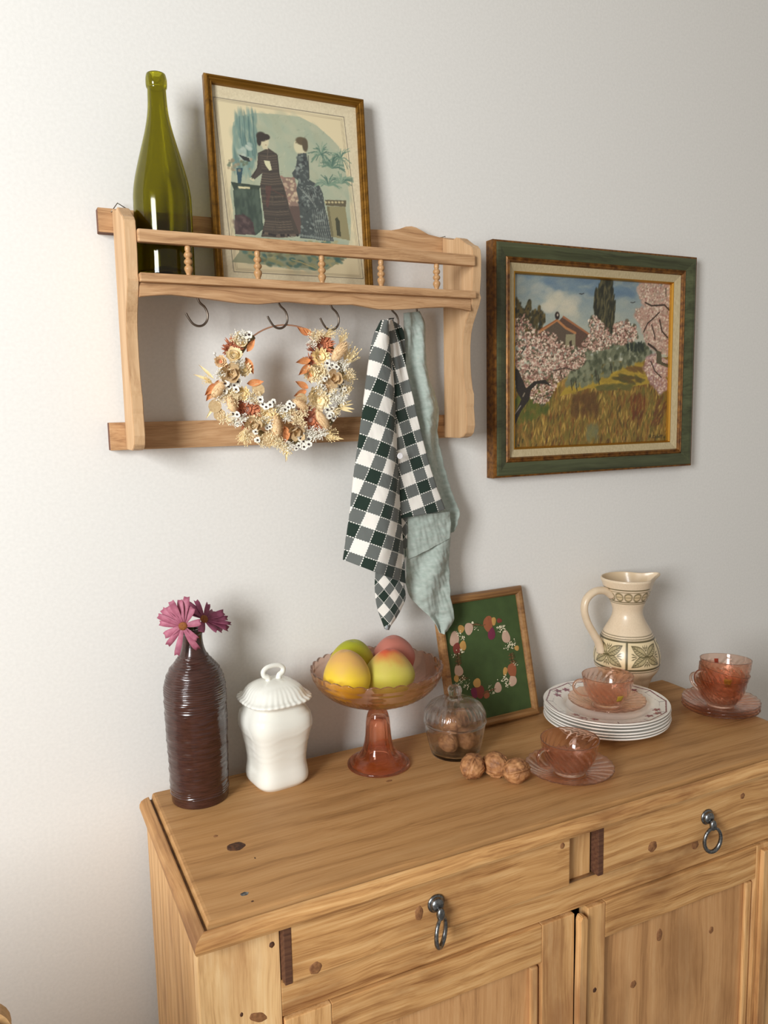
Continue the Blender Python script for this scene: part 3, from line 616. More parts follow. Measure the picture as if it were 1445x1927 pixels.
# near trunk
cv.poly(oq([(232, 885), (260, 890), (290, 960), (310, 1010), (360, 965), (430, 955), (475, 1000), (440, 985), (380, 980), (340, 1020), (330, 1080), (280, 1150), (235, 1250), (232, 1190), (280, 1080), (250, 1030), (240, 960)]), (44, 38, 34))
cv.line(oq([(240, 1170), (275, 1120)]), 3, (140, 134, 130)); cv.line(oq([(290, 1060), (300, 1040)]), 4, (124, 114, 100)); cv.line(oq([(480, 900), (560, 880), (620, 900)]), 3, (60, 46, 38)); cv.line(oq([(280, 790), (310, 740)]), 3, (50, 44, 36))
# signature, letter strokes in crop pixels:  R.Coletto
sg = [[(1084, 1322), (1087, 1302), (1095, 1303), (1096, 1310), (1088, 1313), (1098, 1322)], [(1102, 1321), (1103, 1322)], [(1118, 1308), (1108, 1308), (1107, 1320), (1118, 1321)],
      [(1124, 1314), (1130, 1313), (1130, 1321), (1123, 1321), (1124, 1314)], [(1137, 1300), (1135, 1321)], [(1141, 1316), (1148, 1315), (1147, 1311), (1142, 1312), (1142, 1320), (1149, 1321)],
      [(1156, 1301), (1154, 1321)], [(1150, 1309), (1172, 1306)], [(1165, 1300), (1163, 1321)], [(1176, 1314), (1183, 1313), (1183, 1321), (1175, 1321), (1176, 1314)]]
for s_ in sg: cv.line(oq(s_), 1.7, (52, 44, 24))
cv.line(oq([(258, 1365), (266, 1372)]), 3, (50, 46, 24)); cv.line(oq([(288, 1330), (284, 1350)]), 3, (60, 52, 24)); cv.noise(4); gy = cv.a.mean(2, keepdims=True); cv.a = (cv.a*.84+gy*.16)*np.array([1.06, 1.03, .96])
me = sheet(cw+.002, ch+.002, 300, 260, cv); me.transform(Matrix.Translation((ox0+.0505, -.006, oz0+.0505)))
obj('canvas', me, painted('oil_paint', .5, .0004, .1), op)
obj('backing_board', bxm(ox0+.03, ox1-.03, -.0045, -.0008, oz0+.03, oz1-.03), M['enddark'], op)
#PART2
# ------------------------------------------------------------------ dried flower wreath
WC = Vector((.394, -.053, 1.4615)); WR = .0845
wr = thing('flower_wreath', 'dried flower wreath on a copper hoop hanging from a shelf hook', 'wreath', WC)
obj('hoop', tube([WC+Vector((WR*math.cos(a), 0, WR*math.sin(a))) for a in np.linspace(0, 2*PI, 73)[:-1]], .0011, 8, True), M['copper'], wr, label='thin copper hoop')
fm = {k: noisy('petal_'+k, a, b, .75, 300, .0002, Sheen_Weight=.2) for k, a, b in (
    ('cream', (246, 222, 176), (252, 238, 200)), ('butter', (250, 220, 158), (254, 236, 184)), ('rust', (188, 104, 66), (226, 150, 108)), ('tan', (224, 186, 136), (240, 210, 164)),
    ('white', (240, 234, 216), (250, 246, 234)), ('dark', (42, 22, 22), (62, 36, 32)), ('olive', (112, 96, 56), (140, 122, 78)), ('leaf', (196, 164, 118), (216, 188, 142)), ('orange', (208, 128, 72), (228, 158, 100)),
    ('mauve', (176, 134, 116), (200, 160, 142)), ('pearl', (206, 198, 186), (240, 236, 228)))}
def petals(n, r0_, r1, w, cup, rows=1, notch=0, taper=.4, jit=.12, seed=0):
    """rows of strap petals round +z"""
    rn = random.Random(seed); v = []; f = []
    for q in range(rows):
        for k in range(n):
            a = 2*PI*(k+.5*q)/n+rn.uniform(-jit, jit); L = (r1-r0_)*(1-.22*q)*rn.uniform(.85, 1.1); tl = cup*(1+.6*q)+rn.uniform(-.12, .12)
            ca, sa = math.cos(a), math.sin(a); b = len(v); S = 5
            for i in range(S):
                t = i/(S-1); ww = w*(.45+.9*math.sin(PI*min(t*.62+.12, 1)))*(1 if i < S-1 else taper); rr = r0_+L*t*math.cos(tl*(.5+.5*t)); zz = L*t*math.sin(tl*(.5+.7*t))+.0004*q
                for s in (-1, 0, 1):
                    zc = zz+(0.0 if s else -w*.22); v.append((rr*ca-s*ww/2*sa, rr*sa+s*ww/2*ca, zc))
            for i in range(S-1):
                for s in range(2): c = b+i*3+s; f.append((c, c+1, c+4, c+3))
    return mesh('petals', v, f, True)
def cluster(n, R, rb, seed, flat=.7, long=0):
    """tiny seed heads on hair-thin stalks"""
    rn = random.Random(seed); v = []; f = []
    oc = [(1, 0, 0), (-1, 0, 0), (0, 1, 0), (0, -1, 0), (0, 0, 1), (0, 0, -1)]; of = [(0, 2, 4), (2, 1, 4), (1, 3, 4), (3, 0, 4), (2, 0, 5), (1, 2, 5), (3, 1, 5), (0, 3, 5)]
    for _ in range(n):
        d = Vector((rn.gauss(0, 1), rn.gauss(0, 1), abs(rn.gauss(0, 1))*flat+.2)).normalized()
        if long: d = Vector((rn.gauss(0, .28), 1+0*rn.random(), rn.gauss(0, .25)+.15)).normalized()
        rr = R*rn.uniform(.45, 1.05)*(1+long*rn.random()*.6); p = d*rr; s = rb*rn.uniform(.6, 1.4); b = len(v)
        for o_ in oc: v.append((p.x+o_[0]*s, p.y+o_[1]*s*rn.uniform(.8, 1.6), p.z+o_[2]*s))
        f += [(b+x, b+y, b+z) for x, y, z in of]
        q = p.cross(Vector((.3, .5, 1))).normalized()*.00022; b = len(v); v += [tuple(q), tuple(-q), tuple(p-q), tuple(p+q)]; f.append((b, b+1, b+2, b+3))
    return mesh('cluster', v, f, False)
def fuzzy(rx, ry, n, seed, spike=.004):
    rn = random.Random(seed); base = vsphere((0, 0, 0), rx, ry, rx, 14, 10); v = [tuple(q.co) for q in base.vertices]; f = [tuple(p.vertices) for p in base.polygons]
    for _ in range(n):
        d = Vector((rn.gauss(0, 1), rn.gauss(0, 1), rn.gauss(0, 1))).normalized(); p = Vector((d.x*rx, d.y*ry, d.z*rx)); e = p+(d+Vector((0, .6, 0))).normalized()*spike*rn.uniform(.5, 1.2)
        s = d.cross(Vector((.2, .9, .3))).normalized()*.00028; b = len(v); v += [tuple(p+s), tuple(p-s), tuple(e)]; f.append((b, b+1, b+2))
    return mesh('fuzzy', v, f, True)
def leafm(L, w, fold=.2, round_=False):
    v = []; f = []; S = 8
    for i in range(S+1):
        t = i/S; ww = w*math.sqrt(max(0, 1-(2*t-1)**2)) if round_ else w*math.sin(PI*t**.8)
        for s in (-1, 0, 1): v.append((s*ww/2, L*t, fold*w*(abs(s)-.5)+.15*L*math.sin(PI*t)*.3))
    for i in range(S):
        for s in range(2): c = i*3+s; f.append((c, c+1, c+4, c+3))
    me = mesh('leaf', v, f, True)
    return me
KIND = {
    'strawflower': (lambda: petals(22, .002, .0160, .0030, .42, 3, taper=.05, jit=.2, seed=3), 'cream', 'butter', .0040),
    'yellow_strawflower': (lambda: petals(20, .002, .0160, .0032, .45, 3, taper=.05, jit=.2, seed=5), 'butter', 'cream', .0046),
    'rust_flower': (lambda: petals(34, .001, .0200, .0017, .30, 4, taper=.05, jit=.3, seed=8), 'rust', 'mauve', .0040),
    'ball_flower': (lambda: petals(18, .001, .0125, .0036, .75, 3, taper=.15, seed=4), 'cream', 'butter', .0040),
    'small_daisy': (lambda: petals(7, .0006, .0052, .0030, .08, 1, taper=.8, seed=2), 'white', 'dark', .0017),
    'brown_rosette': (lambda: petals(12, .001, .0105, .0036, .45, 3, taper=.4, seed=9), 'tan', 'rust', .0022),
    'open_pod': (lambda: petals(5, .001, .0200, .0085, .75, 2, taper=.25, jit=.3, seed=14), 'leaf', 'tan', .0030),
}
km = {}
def wput(name, px, py, dy=0., size=1.0, spin=None, tilt=None):
    if name not in km:
        fnm, a, b, cr_ = KIND[name]; km[name] = (fnm(), vsphere((0, 0, .0012), cr_, cr_, cr_*.7, 12, 7), a, b)
    pm, cm, a, b = km[name]; p = at(px, py, -.066+dy)
    o = obj(name, pm, fm[a], wr, local=True); o.location = p-wr.location
    d = (p-WC); d.y = 0; d.normalize()
    nrm = (Vector((0, -1, 0))+d*random.uniform(-.1, .5)+Vector((-.25, 0, random.uniform(-.1, .2)))).normalized() if tilt is None else Vector(tilt).normalized()
    o.rotation_euler = (nrm.to_track_quat('Z', 'Y').to_matrix() @ Matrix.Rotation(random.uniform(0, 6) if spin is None else spin, 3, 'Z')).to_euler(); o.scale = (size,)*3
    c = obj('flower_centre', cm, fm[b], o, local=True); return o
def wmesh(name, me, m, px, py, ang, dy=0., size=1.0, tip=0., **k):       # +Y of the mesh points along ang in the wall plane
    p = at(px, py, -.066+dy); o = obj(name, me, m, wr, local=True, **k); o.location = p-wr.location
    R = Matrix(((math.cos(ang+PI/2-PI/2), 0, 0), (0, 1, 0), (0, 0, 1)))
    Y = Vector((math.cos(ang), -math.sin(tip), math.sin(ang))).normalized(); Z = Vector((0, -1, 0)); X = Y.cross(Z).normalized(); Z = X.cross(Y)
    o.rotation_euler = Matrix((X, Y, Z)).transposed().to_euler(); o.scale = (size,)*3; return o
def c5(a, b): return 380+a/4.5156, 580+b/4.5143
for x, y, s in ((960, 730, 1.0), (990, 780, 1.2), (365, 525, .75), (930, 560, .9), (1080, 700, .8), (700, 870, .7), (250, 740, .7), (200, 560, .7), (420, 960, .7)): wput('strawflower', *c5(x, y), -.004, s)
for x, y, s in ((550, 925, 1.15), (1000, 420, 1.0), (350, 725, .75), (660, 880, .7)): wput('yellow_strawflower', *c5(x, y), -.003, s)
for x, y, s in ((382, 862, 1.15), (915, 945, 1.25), (1010, 325, 1.1), (265, 335, .85), (925, 470, .8), (385, 960, .75), (1050, 300, .7), (860, 880, .8), (970, 1000, .7), (440, 870, .8), (330, 810, .7), (960, 360, .8), (230, 360, .6)): wput('rust_flower', *c5(x, y), .004, s)
for x, y, s in ((285, 410, 1.25), (335, 290, 1.0), (970, 530, 1.15), (985, 880, .6)): wput('ball_flower', *c5(x, y), -.002, s)
for x, y, s in ((160, 455, 1.0), (1045, 665, 1.05), (760, 925, 1.0), (200, 500, .7), (1085, 640, .7)): wput('brown_rosette', *c5(x, y), -.004, s)
dz = [(197, 640), (305, 627), (228, 668), (190, 705), (272, 655), (290, 690), (262, 897), (298, 902), (495, 775), (515, 818), (578, 818), (545, 838), (605, 795), (730, 840), (705, 860), (775, 825), (742, 812),
      (1105, 482), (1062, 468), (1140, 500), (1080, 510), (1165, 515), (1060, 575), (1045, 600), (1198, 628), (1168, 668), (1210, 688), (1145, 655), (1102, 855), (1062, 862), (1098, 900), (1080, 915), (1118, 935),
      (820, 1165), (860, 1130), (905, 1155), (800, 1190), (865, 1178), (835, 1105), (905, 1110), (575, 1005), (555, 1015), (455, 1050), (470, 1120), (372, 232), (398, 225), (385, 262), (300, 985)]
for x, y in dz: wput('small_daisy', *c5(x, y), -.012+random.uniform(-.003, .003), random.uniform(.72, 1.0))
wput('open_pod', *c5(240, 560), -.008, 1.0, 1.2); wput('open_pod', *c5(1120, 600), -.010, .95, 2.0); wput('open_pod', *c5(440, 995), -.006, .85, .4); wput('open_pod', *c5(800, 1040), -.006, .9, 2.9)
bt = fuzzy(.0062, .0125, 420, 5, .0045)
for x, y, a, s in ((1165, 370, .9, 1.35), (250, 815, 1.9, .95), (630, 1000, 1.65, 1.2), (1020, 945, -1.0, 1.15), (835, 815, 2.6, .9), (140, 690, -2.3, 1.1)): wmesh('bunny_tail', bt, fm['tan'], *c5(x, y), a, -.010, s)
rl = leafm(.022, .020, .05, True); ll = leafm(.026, .011, .35); st = leafm(.030, .0045, .3)
for x, y, a, m in ((545, 1050, -1.5, 'leaf'), (160, 850, -1.9, 'leaf'), (150, 790, -2.4, 'olive'), (890, 800, 2.7, 'olive'), (425, 670, -.4, 'olive'), (250, 450, -1.2, 'olive')): wmesh('round_leaf', rl, fm[m], *c5(x, y), a, -.006, random.uniform(.8, 1), .1)
for x, y, a, m in ((370, 420, -1.2, 'orange'), (380, 370, 1.0, 'orange'), (380, 640, .1, 'orange'), (700, 1020, -1.4, 'orange'), (720, 1010, -1.8, 'orange'), (690, 1000, -1.1, 'orange'), (140, 610, -2.0, 'orange'), (900, 680, 2.7, 'orange'), (930, 640, 1.9, 'orange'), (885, 700, 3.5, 'orange'),
                   (920, 440, 3.3, 'rust'), (915, 480, 3.8, 'rust'), (930, 235, 2.5, 'rust'), (900, 230, 2.6, 'rust'), (120, 640, -2.4, 'tan'), (95, 690, -2.2, 'tan')): wmesh('dried_leaf', ll, fm[m], *c5(x, y), a, -.004, random.uniform(.7, 1.0), .15)
for x, y, a in ((1160, 830, .1), (1170, 840, -.15), (1150, 845, -.3), (1165, 820, .3), (1050, 1085, -.2), (1040, 1080, -.35), (100, 600, 2.4), (85, 620, 2.8), (690, 1150, -1.4), (720, 1140, -1.7), (670, 1120, -1.2), (120, 800, -2.2)): wmesh('grass_tuft', st, fm['butter'], *c5(x, y), a, -.004, random.uniform(.7, 1.0), .1)
cl = [cluster(70, .011, .00085, k) for k in range(3)]; cll = [cluster(60, .020, .0009, 20+k, .5, .8) for k in range(2)]
for x, y in ((330, 240), (290, 255), (950, 240), (1000, 215), (930, 300), (1200, 480), (1240, 560), (1210, 700), (1180, 760), (1090, 740), (1130, 780), (400, 780), (300, 740), (440, 760), (200, 930), (270, 965), (330, 940), (390, 1070), (360, 1090), (500, 1130), (610, 1120), (660, 1150), (720, 1170),
             (760, 890), (720, 930), (800, 950), (650, 860), (170, 760), (240, 730), (880, 1060), (950, 1080), (1010, 1060), (930, 1050), (150, 560), (150, 690), (260, 560), (310, 480), (250, 790), (480, 940), (600, 1060), (850, 1000), (1120, 880), (1000, 680), (1140, 440), (560, 880), (820, 930), (130, 740), (980, 600), (860, 870), (450, 1010), (1040, 540), (560, 960), (1050, 1000)):
    o = wput_ = wmesh('seed_cluster', random.choice(cl), fm[random.choice(['cream', 'butter', 'cream', 'white'])], *c5(x, y), random.uniform(0, 6), -.006, random.uniform(.8, 1.15), kind='stuff')
for x, y, a, s in ((1200, 500, 1.0, 1.35), (1170, 300, 1.1, .8), (1180, 600, .2, .9), (1200, 720, .7, .7), (1020, 1060, -.35, .9), (1030, 240, .4, .8), (560, 1080, -1.3, .7), (700, 1120, -1.5, .8), (380, 1020, -2.0, .9), (90, 640, 2.6, .6)):
    wmesh('seed_sprig', random.choice(cll), fm['butter'], *c5(x, y), a, -.004, s, kind='stuff')
obj('berry', vsphere(at(403.5, 665, -.066), .0021, .0021, .0021, 12, 8), fm['pearl'], wr, label='silvery round berry')
obj('berry_stalk', tube([at(403.5, 667, -.066), at(411, 678, -.062), at(424, 690, -.058)], .0004, 5), fm['olive'], wr)
obj('stem_bundle', tube([WC+Vector((WR*math.cos(a), -.004, WR*math.sin(a))) for a in np.linspace(math.radians(128), math.radians(412), 60)], .0042, 8), fm['olive'], wr)

# ------------------------------------------------------------------ cloths
def clothmat():
    m, t, b = newmat('gingham'); L = t.links.new
    uv = N(t, 'ShaderNodeUVMap'); sx = N(t, 'ShaderNodeSeparateXYZ'); L(uv.outputs[0], sx.inputs[0])
    def mth(op, a, b_=None, c=None):
        n = N(t, 'ShaderNodeMath', operation=op)
        for i, q in enumerate((a, b_, c)):
            if q is None: continue
            if isinstance(q, (int, float)): n.inputs[i].default_value = q
            else: L(q, n.inputs[i])
        return n.outputs[0]
    U, V = sx.outputs[0], sx.outputs[1]
    band = lambda x: mth('GREATER_THAN', mth('FRACT', mth('MULTIPLY', x, .5)), .5)
    a, c = band(U), band(V); s = mth('MULTIPLY', mth('ADD', a, c), .5)
    cr = N(t, 'ShaderNodeValToRGB'); cr.color_ramp.interpolation = 'CONSTANT'; e = cr.color_ramp.elements
    e[0].color = col4((236, 230, 220)); e[0].position = 0; e[1].color = col4((38, 52, 44)); e[1].position = .75; k = e.new(.25); k.color = col4((104, 107, 103)); L(s, cr.inputs[0])
    line = lambda x, y: mth('MULTIPLY', mth('LESS_THAN', mth('ABSOLUTE', mth('SUBTRACT', mth('FRACT', mth('ADD', x, .5)), .5)), .032), mth('LESS_THAN', mth('FRACT', mth('MULTIPLY', y, 5.5)), .62))
    ln = mth('MAXIMUM', line(U, V), line(V, U))
    mx = N(t, 'ShaderNodeMix', data_type='RGBA'); L(ln, mx.inputs['Factor']); L(cr.outputs[0], mx.inputs['A']); mx.inputs['B'].default_value = col4((240, 236, 226)); 
    wv = N(t, 'ShaderNodeTexNoise'); wv.inputs['Scale'].default_value = 14; wv.inputs['Detail'].default_value = 3; L(uv.outputs[0], wv.inputs['Vector'])
    mm = N(t, 'ShaderNodeMix', data_type='RGBA', blend_type='MULTIPLY'); mm.inputs['Factor'].default_value = .25; L(mx.outputs['Result'], mm.inputs['A']); L(wv.outputs['Color'], mm.inputs['B'])
    mm.inputs['Factor'].default_value = .12
    L(mm.outputs['Result'], b.inputs['Base Color']); setp(b, Roughness=.9, Specular_IOR_Level=.15, Sheen_Weight=.2); bump(t, b, wv.outputs['Fac'], .3, .0004)
    return m
M['gingham'] = clothmat()
def affine(p0, uv0, p1, uv1, p2, uv2, y):
    a, b, c = (at(*p, y) for p in (p0, p1, p2)); A = np.array([[a.x, a.z, 1], [b.x, b.z, 1], [c.x, c.z, 1]]); return np.linalg.solve(A, np.array([uv0, uv1, uv2]))
def cloth(name, Lp, Rp, Y, m, par, aff=None, nu=34, nv=90, depth=None, thick=.0012, wr_=0, close=None):
    """hanging sheet between a left and a right edge (drawn from top to bottom)"""
    Ls, Rs = [spline([(p[0], p[1], 0) for p in q], 6) for q in (Lp, Rp)]
    Ls = [(p.x, p.y) for p in Ls]; Rs = [(p.x, p.y) for p in Rs]
    v = []; uv = []; f = []
    for j in range(nv+1):
        t = j/nv; l = lerpc(Ls, t); r = lerpc(Rs, t)
        for i in range(nu+1):
            s = i/nu; px, py = l[0]*(1-s)+r[0]*s, l[1]*(1-s)+r[1]*s; p = at(px, py, Y)
            if aff is not None: uv.append(tuple(np.array([p.x, p.z, 1]) @ aff))
            d = depth(s, t) if depth else 0
            if wr_: d += wr_*(noise.noise(Vector((p.x*60, p.z*90, Y*50)))+.6*noise.noise(Vector((p.x*190+p.z*60, p.z*60, 3))))
            v.append((p.x, p.y-d, p.z))
    for j in range(nv):
        for i in range(nu): a = j*(nu+1)+i; f.append((a, a+1, a+nu+2, a+nu+1))
    me = mesh(name, v, f, True)
    if aff is not None:
        ul = me.uv_layers.new(name='UVMap')
        for lp in me.loops: ul.data[lp.index].uv = uv[lp.vertex_index]
    o = obj(name, me, m, par)
    md = o.modifiers.new('thickness', 'SOLIDIFY'); md.thickness = thick; md.offset = 0
    return o
def c6(a, b): return 620+a/2.9214, 560+b/2.9197
tw = thing('tea_towel', 'dark green and white gingham tea towel hanging from a hook', 'towel', at(733, 600, -.075))
affL = affine(c6(240, 737), (.5, .5), c6(187, 883), (.5, 2.5), c6(358, 787), (2.5, .5), -.078)
affR = affine(c6(475, 690), (.5, .5), c6(513, 820), (.5, 2.5), c6(347, 737), (-1.5, .5), -.068)
affT = affine(c6(345, 1630), (.5, .5), c6(290, 1712), (.5, 2.5), c6(398, 1700), (2.5, .5), -.07)
cloth('cloth_fold', [(714, 604), (700, 634), (691, 680), (684, 730), (678, 780), (670, 840), (663, 900), (656, 970), (651, 1010), (645, 1053)],
      [(729, 601), (731, 640), (737, 700), (741, 760), (744, 820), (748, 880), (752, 940), (757, 1000), (761, 1050), (763, 1098)], -.074, M['gingham'], tw, affL,
      depth=lambda s, t: .004+(.010+.012*t)*math.sin(PI*min(1, s*1.05))**.8+.004*math.sin(s*7+t*5)*t-.012*max(0, s-.85)*6*.15, wr_=.0012)
cloth('cloth_fold', [(724, 604), (731, 650), (737, 700), (740, 760), (741, 820), (743, 880), (746, 930), (748, 976)],
      [(740, 601), (752, 640), (763, 690), (773, 740), (786, 800), (800, 860), (817, 915), (833, 958)], -.066, M['gingham'], tw, affR,
      depth=lambda s, t: .002+.010*t*math.sin(PI*s*.8+.3)+.003*math.sin(s*5+t*3), wr_=.0008)
cloth('cloth_fold', [(708, 1078), (707, 1105), (709, 1130), (713, 1150), (719, 1166), (726, 1184)], [(762, 1082), (762, 1100), (765, 1125), (757, 1146), (746, 1166), (732, 1185)], -.074, M['gingham'], tw, affT,
      depth=lambda s, t: -.004+.008*math.sin(PI*s), nv=40, wr_=.0006)
cloth('cloth_fold', [(744, 930), (750, 965), (755, 1000), (758, 1030)], [(764, 930), (765, 965), (766, 1000), (764, 1035)], -.062, M['gingham'], tw, affT, nv=16, nu=8)
cloth('cloth_fold', [(716, 603), (730, 620), (738, 660), (744, 700)], [(738, 603), (757, 618), (762, 645), (763, 700)], -.058, M['gingham'], tw, affR, nv=20, nu=12)
bc = at(752.5, 858, -.0885)
obj('button', join([lathe([(0, 0), (.0042, 0), (.0050, .0006), (.0048, .0014), (.0036, .0012), (0, .0010)], 24)]), plain('clear_button', (232, 228, 228), .15, Coat_Weight=.6), tw, label='small pearly round button')
bt_o = C.objects[-1]
bt_o.data.transform(Matrix.Translation(tw.location)); bt_o.rotation_euler = (PI/2, 0, 0); bt_o.location = bc-tw.location
bt_o.data.transform(Matrix.Scale(1, 4))
obj('button', vsphere(at(728, 1181, -.079), .0032, .0018, .0042, 14, 8), plain('grey_button', (150, 156, 158), .12, Coat_Weight=.5), tw)
obj('towel_loop', tube([at(722, 605, -.07), at(733, 600, -.064), at(741, 599, -.060), at(737, 604, -.066)], .0012, 6), plain('loop_tape', (54, 60, 56), .8), tw)

M['muslin'] = noisy('sage_muslin', (158, 170, 160), (178, 187, 178), .9, 90, .0009, stretch=(1, 1, 2.2), Sheen_Weight=.3, spec=.15)
mu = thing('muslin_cloth', 'pale sage crinkled muslin cloth hanging behind the gingham towel', 'cloth', at(780, 590, -.05))
cloth('cloth_fold', [(757, 590), (757, 620), (754, 680), (752, 740), (752, 800), (752, 860), (755, 930), (760, 1000), (763, 1050)],
      [(786, 587), (797, 610), (799, 660), (806, 710), (820, 745), (827, 775), (825, 815), (836, 875), (851, 930), (862, 966), (850, 1000)], -.040, M['muslin'], mu,
      depth=lambda s, t: .004+.007*math.sin(s*9+t*4)*(.4+t)+.006*math.sin(PI*s), wr_=.0022, nu=46, nv=150)
cloth('cloth_fold', [(764, 968), (764, 1000), (765, 1030), (765, 1052)], [(843, 962), (846, 980), (845, 1000), (843, 1012)], -.055, M['muslin'], mu,
      depth=lambda s, t: .004+.006*math.sin(PI*s)*(1-.5*t), wr_=.0022, nu=50, nv=50)
cloth('cloth_fold', [(763, 1030), (761, 1060), (762, 1090), (769, 1118), (786, 1140), (806, 1160), (826, 1190)], [(844, 1006), (845, 1040), (845, 1080), (844, 1120), (851, 1155), (850, 1174), (836, 1193)], -.048, M['muslin'], mu,
      depth=lambda s, t: .003+.010*math.sin(PI*s)*math.sin(PI*min(1, t+.2))+.004*math.sin((s+t)*9), wr_=.0026, nu=50, nv=110)

# ------------------------------------------------------------------ brown bottle and its two flowers
bb = thing('stoneware_bottle', 'dark brown ribbed stoneware bottle with glossy glaze holding pink flowers', 'bottle', (.2295, -.0780, T))
po = prof([(.0385, .0), (.0400, .003), (.0402, .02), (.0408, .06), (.0418, .10), (.0423, .14), (.0420, .162), (.0402, .176), (.0350, .190), (.0270, .2005), (.0200, .210), (.0158, .2205), (.0140, .232), (.0140, .240), (.0156, .2430), (.0162, .2465), (.0150, .2495)], 26)
pin = [(.0118, .2495), (.0108, .246), (.0106, .225), (.012, .214), (.020, .200), (.030, .185), (.036, .165), (.036, .02), (0, .012)]
def ribs(r, z, th, i):
    if .012 < z < .212 and r > .015 and i < len(po):
        k = z*1000/3.3+.35*math.sin(th)+.5*noise.noise(Vector((math.cos(th)*1.4, math.sin(th)*1.4, z*30)))
        r += .0012*abs(math.sin(PI*k))**.7*(1+1.1*noise.noise(Vector((math.cos(th)*2, math.sin(th)*2, z*200))))+.0003*noise.noise(Vector((math.cos(th), math.sin(th), z*25)))
    return r, z
obj('bottle_body', lathe([(0, 0)]+po+pin, 96, mod=ribs), M['brown'], bb, local=True)
fp = noisy('pink_petal', (142, 72, 92), (188, 116, 134), .6, 70, .0002, stretch=(1, 1, 1), c3=(166, 92, 112))
fp2 = noisy('magenta_petal', (110, 46, 70), (172, 92, 122), .6, 60, .0002)
def strap(L, w, bend, rn, tipc=True):
    v = []; f = []; S = 7; tw_ = rn.uniform(-.3, .3); fo = rn.choice([.1, .25, .45])
    for i in range(S+1):
        t = i/S; ww = w*(.38+.75*math.sin(PI*min(.95, t*.6+.05))); z = L*(bend*t*t)+.0
        for s in (-1, 0, 1):
            e = L*t*(1-.08*abs(bend)*t)
            if i == S: e += (-.0006 if s == 0 else rn.uniform(0, .0012)); ww *= .92
            v.append((s*ww/2*math.cos(tw_*t)*(1-fo*.4), e, z+abs(s)*ww*fo*.5+s*ww*.5*math.sin(tw_*t)))
    for i in range(S):
        for s in range(2): c = i*3+s; f.append((c, c+1, c+4, c+3))
    return mesh('petal', v, f, True)
def bloom(label, c, nrm, spec, mp, seed, back, stempts):
    t_ = thing('pink_flower', label, 'flower', c, group='flowers in the brown bottle')
    Q = Vector(nrm).normalized().to_track_quat('Z', 'Y').to_matrix(); rn = random.Random(seed)
    for a, L, b_ in spec:
        me = strap(L, .0088*rn.uniform(.85, 1.15), b_, rn); o = obj('petal', me, mp, t_, local=True)
        R = Q @ Matrix.Rotation(a-PI/2, 3, 'Z'); o.rotation_euler = R.to_euler(); o.location = R @ Vector((0, .003, .0005))
        md = o.modifiers.new('thickness', 'SOLIDIFY'); md.thickness = .0004
    cm = vsphere((0, 0, .0008), .0062, .0062, .0030, 20, 12, lambda p: 1+.09*math.sin(31*p.x)*math.sin(29*p.y))
    cm.transform(Q.to_4x4()); obj('flower_centre', cm, noisy('flower_eye', (104, 52, 22), (160, 98, 38), .8, 900, .0006), t_, local=True, label='orange-brown flower centre')
    obj('flower_stem', tube(spline([Vector(p) for p in stempts], 5), .0013, 7), noisy('flower_stem', (70, 84, 44), (96, 108, 60), .6, 80), t_)
def c8(x, y): return 280+x/8.5, 1110+y/8.5
F1 = at(*c8(548, 575), -.102); F2 = at(*c8(880, 470), -.075)
n1 = (-.45, -.86, -.05)
def angs(c, pts, nrm, y):
    Q = Vector(nrm).normalized().to_track_quat('Z', 'Y').to_matrix(); out = []
    for x, yy in pts:
        d = at(*c8(x, yy), y)-Vector(c); n_ = Vector(nrm).normalized(); d = d-n_*d.dot(n_); l = Q.transposed() @ d
        out.append((math.atan2(l.y, l.x), min(.038, max(.022, l.length*1.12)), random.uniform(-.25, .15)))
    return out
bloom('front pink flower facing left with an orange-brown centre, in the brown bottle', F1, n1,
      angs(F1, [(180, 600), (170, 490), (230, 400), (320, 350), (390, 250), (600, 190), (690, 330), (255, 755), (305, 875), (460, 990), (760, 910), (750, 720), (500, 240), (770, 500)], n1, -.102), fp, 3, 0,
      [F1+Vector((.001, .003, 0)), F1+Vector((.012, .012, -.006)), Vector((.2295, -.080, T+.246)), Vector((.231, -.078, T+.17))])
n2 = (.30, -.62, .55)
bloom('rear pink flower turned up and away to the right, in the brown bottle', F2, n2,
      angs(F2, [(740, 140), (795, 125), (880, 120), (1040, 165), (1130, 230), (1210, 310), (1250, 400), (1250, 520), (1220, 590), (1120, 630), (960, 630), (690, 375), (650, 240), (780, 650)], n2, -.075), fp2, 6, 1,
      [F2+Vector((0, .001, -.001)), F2+Vector((-.001, .001, -.008)), Vector((.2315, -.076, T+.246)), Vector((.226, -.075, T+.17))])

# ------------------------------------------------------------------ white porcelain jar
jr = thing('porcelain_jar', 'white square porcelain jar with a fluted domed lid and loop handle', 'jar', (.3450, -.0790, T), math.radians(7))
def sup(s, z, n=88, e=4.2, concave=0, rip=0, rn=0, off=None):
    out = []
    for k in range(n):
        th = 2*PI*k/n; c, d = math.cos(th), math.sin(th); r = (abs(c)**e+abs(d)**e)**(-1/e)*s/2*.985
        r *= 1-concave*math.cos(4*th)**2*0+rip*math.cos(rn*th)
        x, y = r*c, r*d
        if off: r2 = off(x, y, z, s); x *= r2; y *= r2
        out.append((x, y, z+(rip*.02*math.cos(rn*th) if rip else 0)))
    return out
def loft(rings, closed=(True, True)):
    v = []; f = []; n = len(rings[0])
    for r in rings: v += r
    for i in range(len(rings)-1):
        for k in range(n): f.append((i*n+k, i*n+(k+1) % n, (i+1)*n+(k+1) % n, (i+1)*n+k))
    if closed[0]: f.append(tuple(range(n))[::-1])
    if closed[1]: f.append(tuple(range((len(rings)-1)*n, len(rings)*n)))
    me = mesh('loft', v, f, True); fixn(me); return me
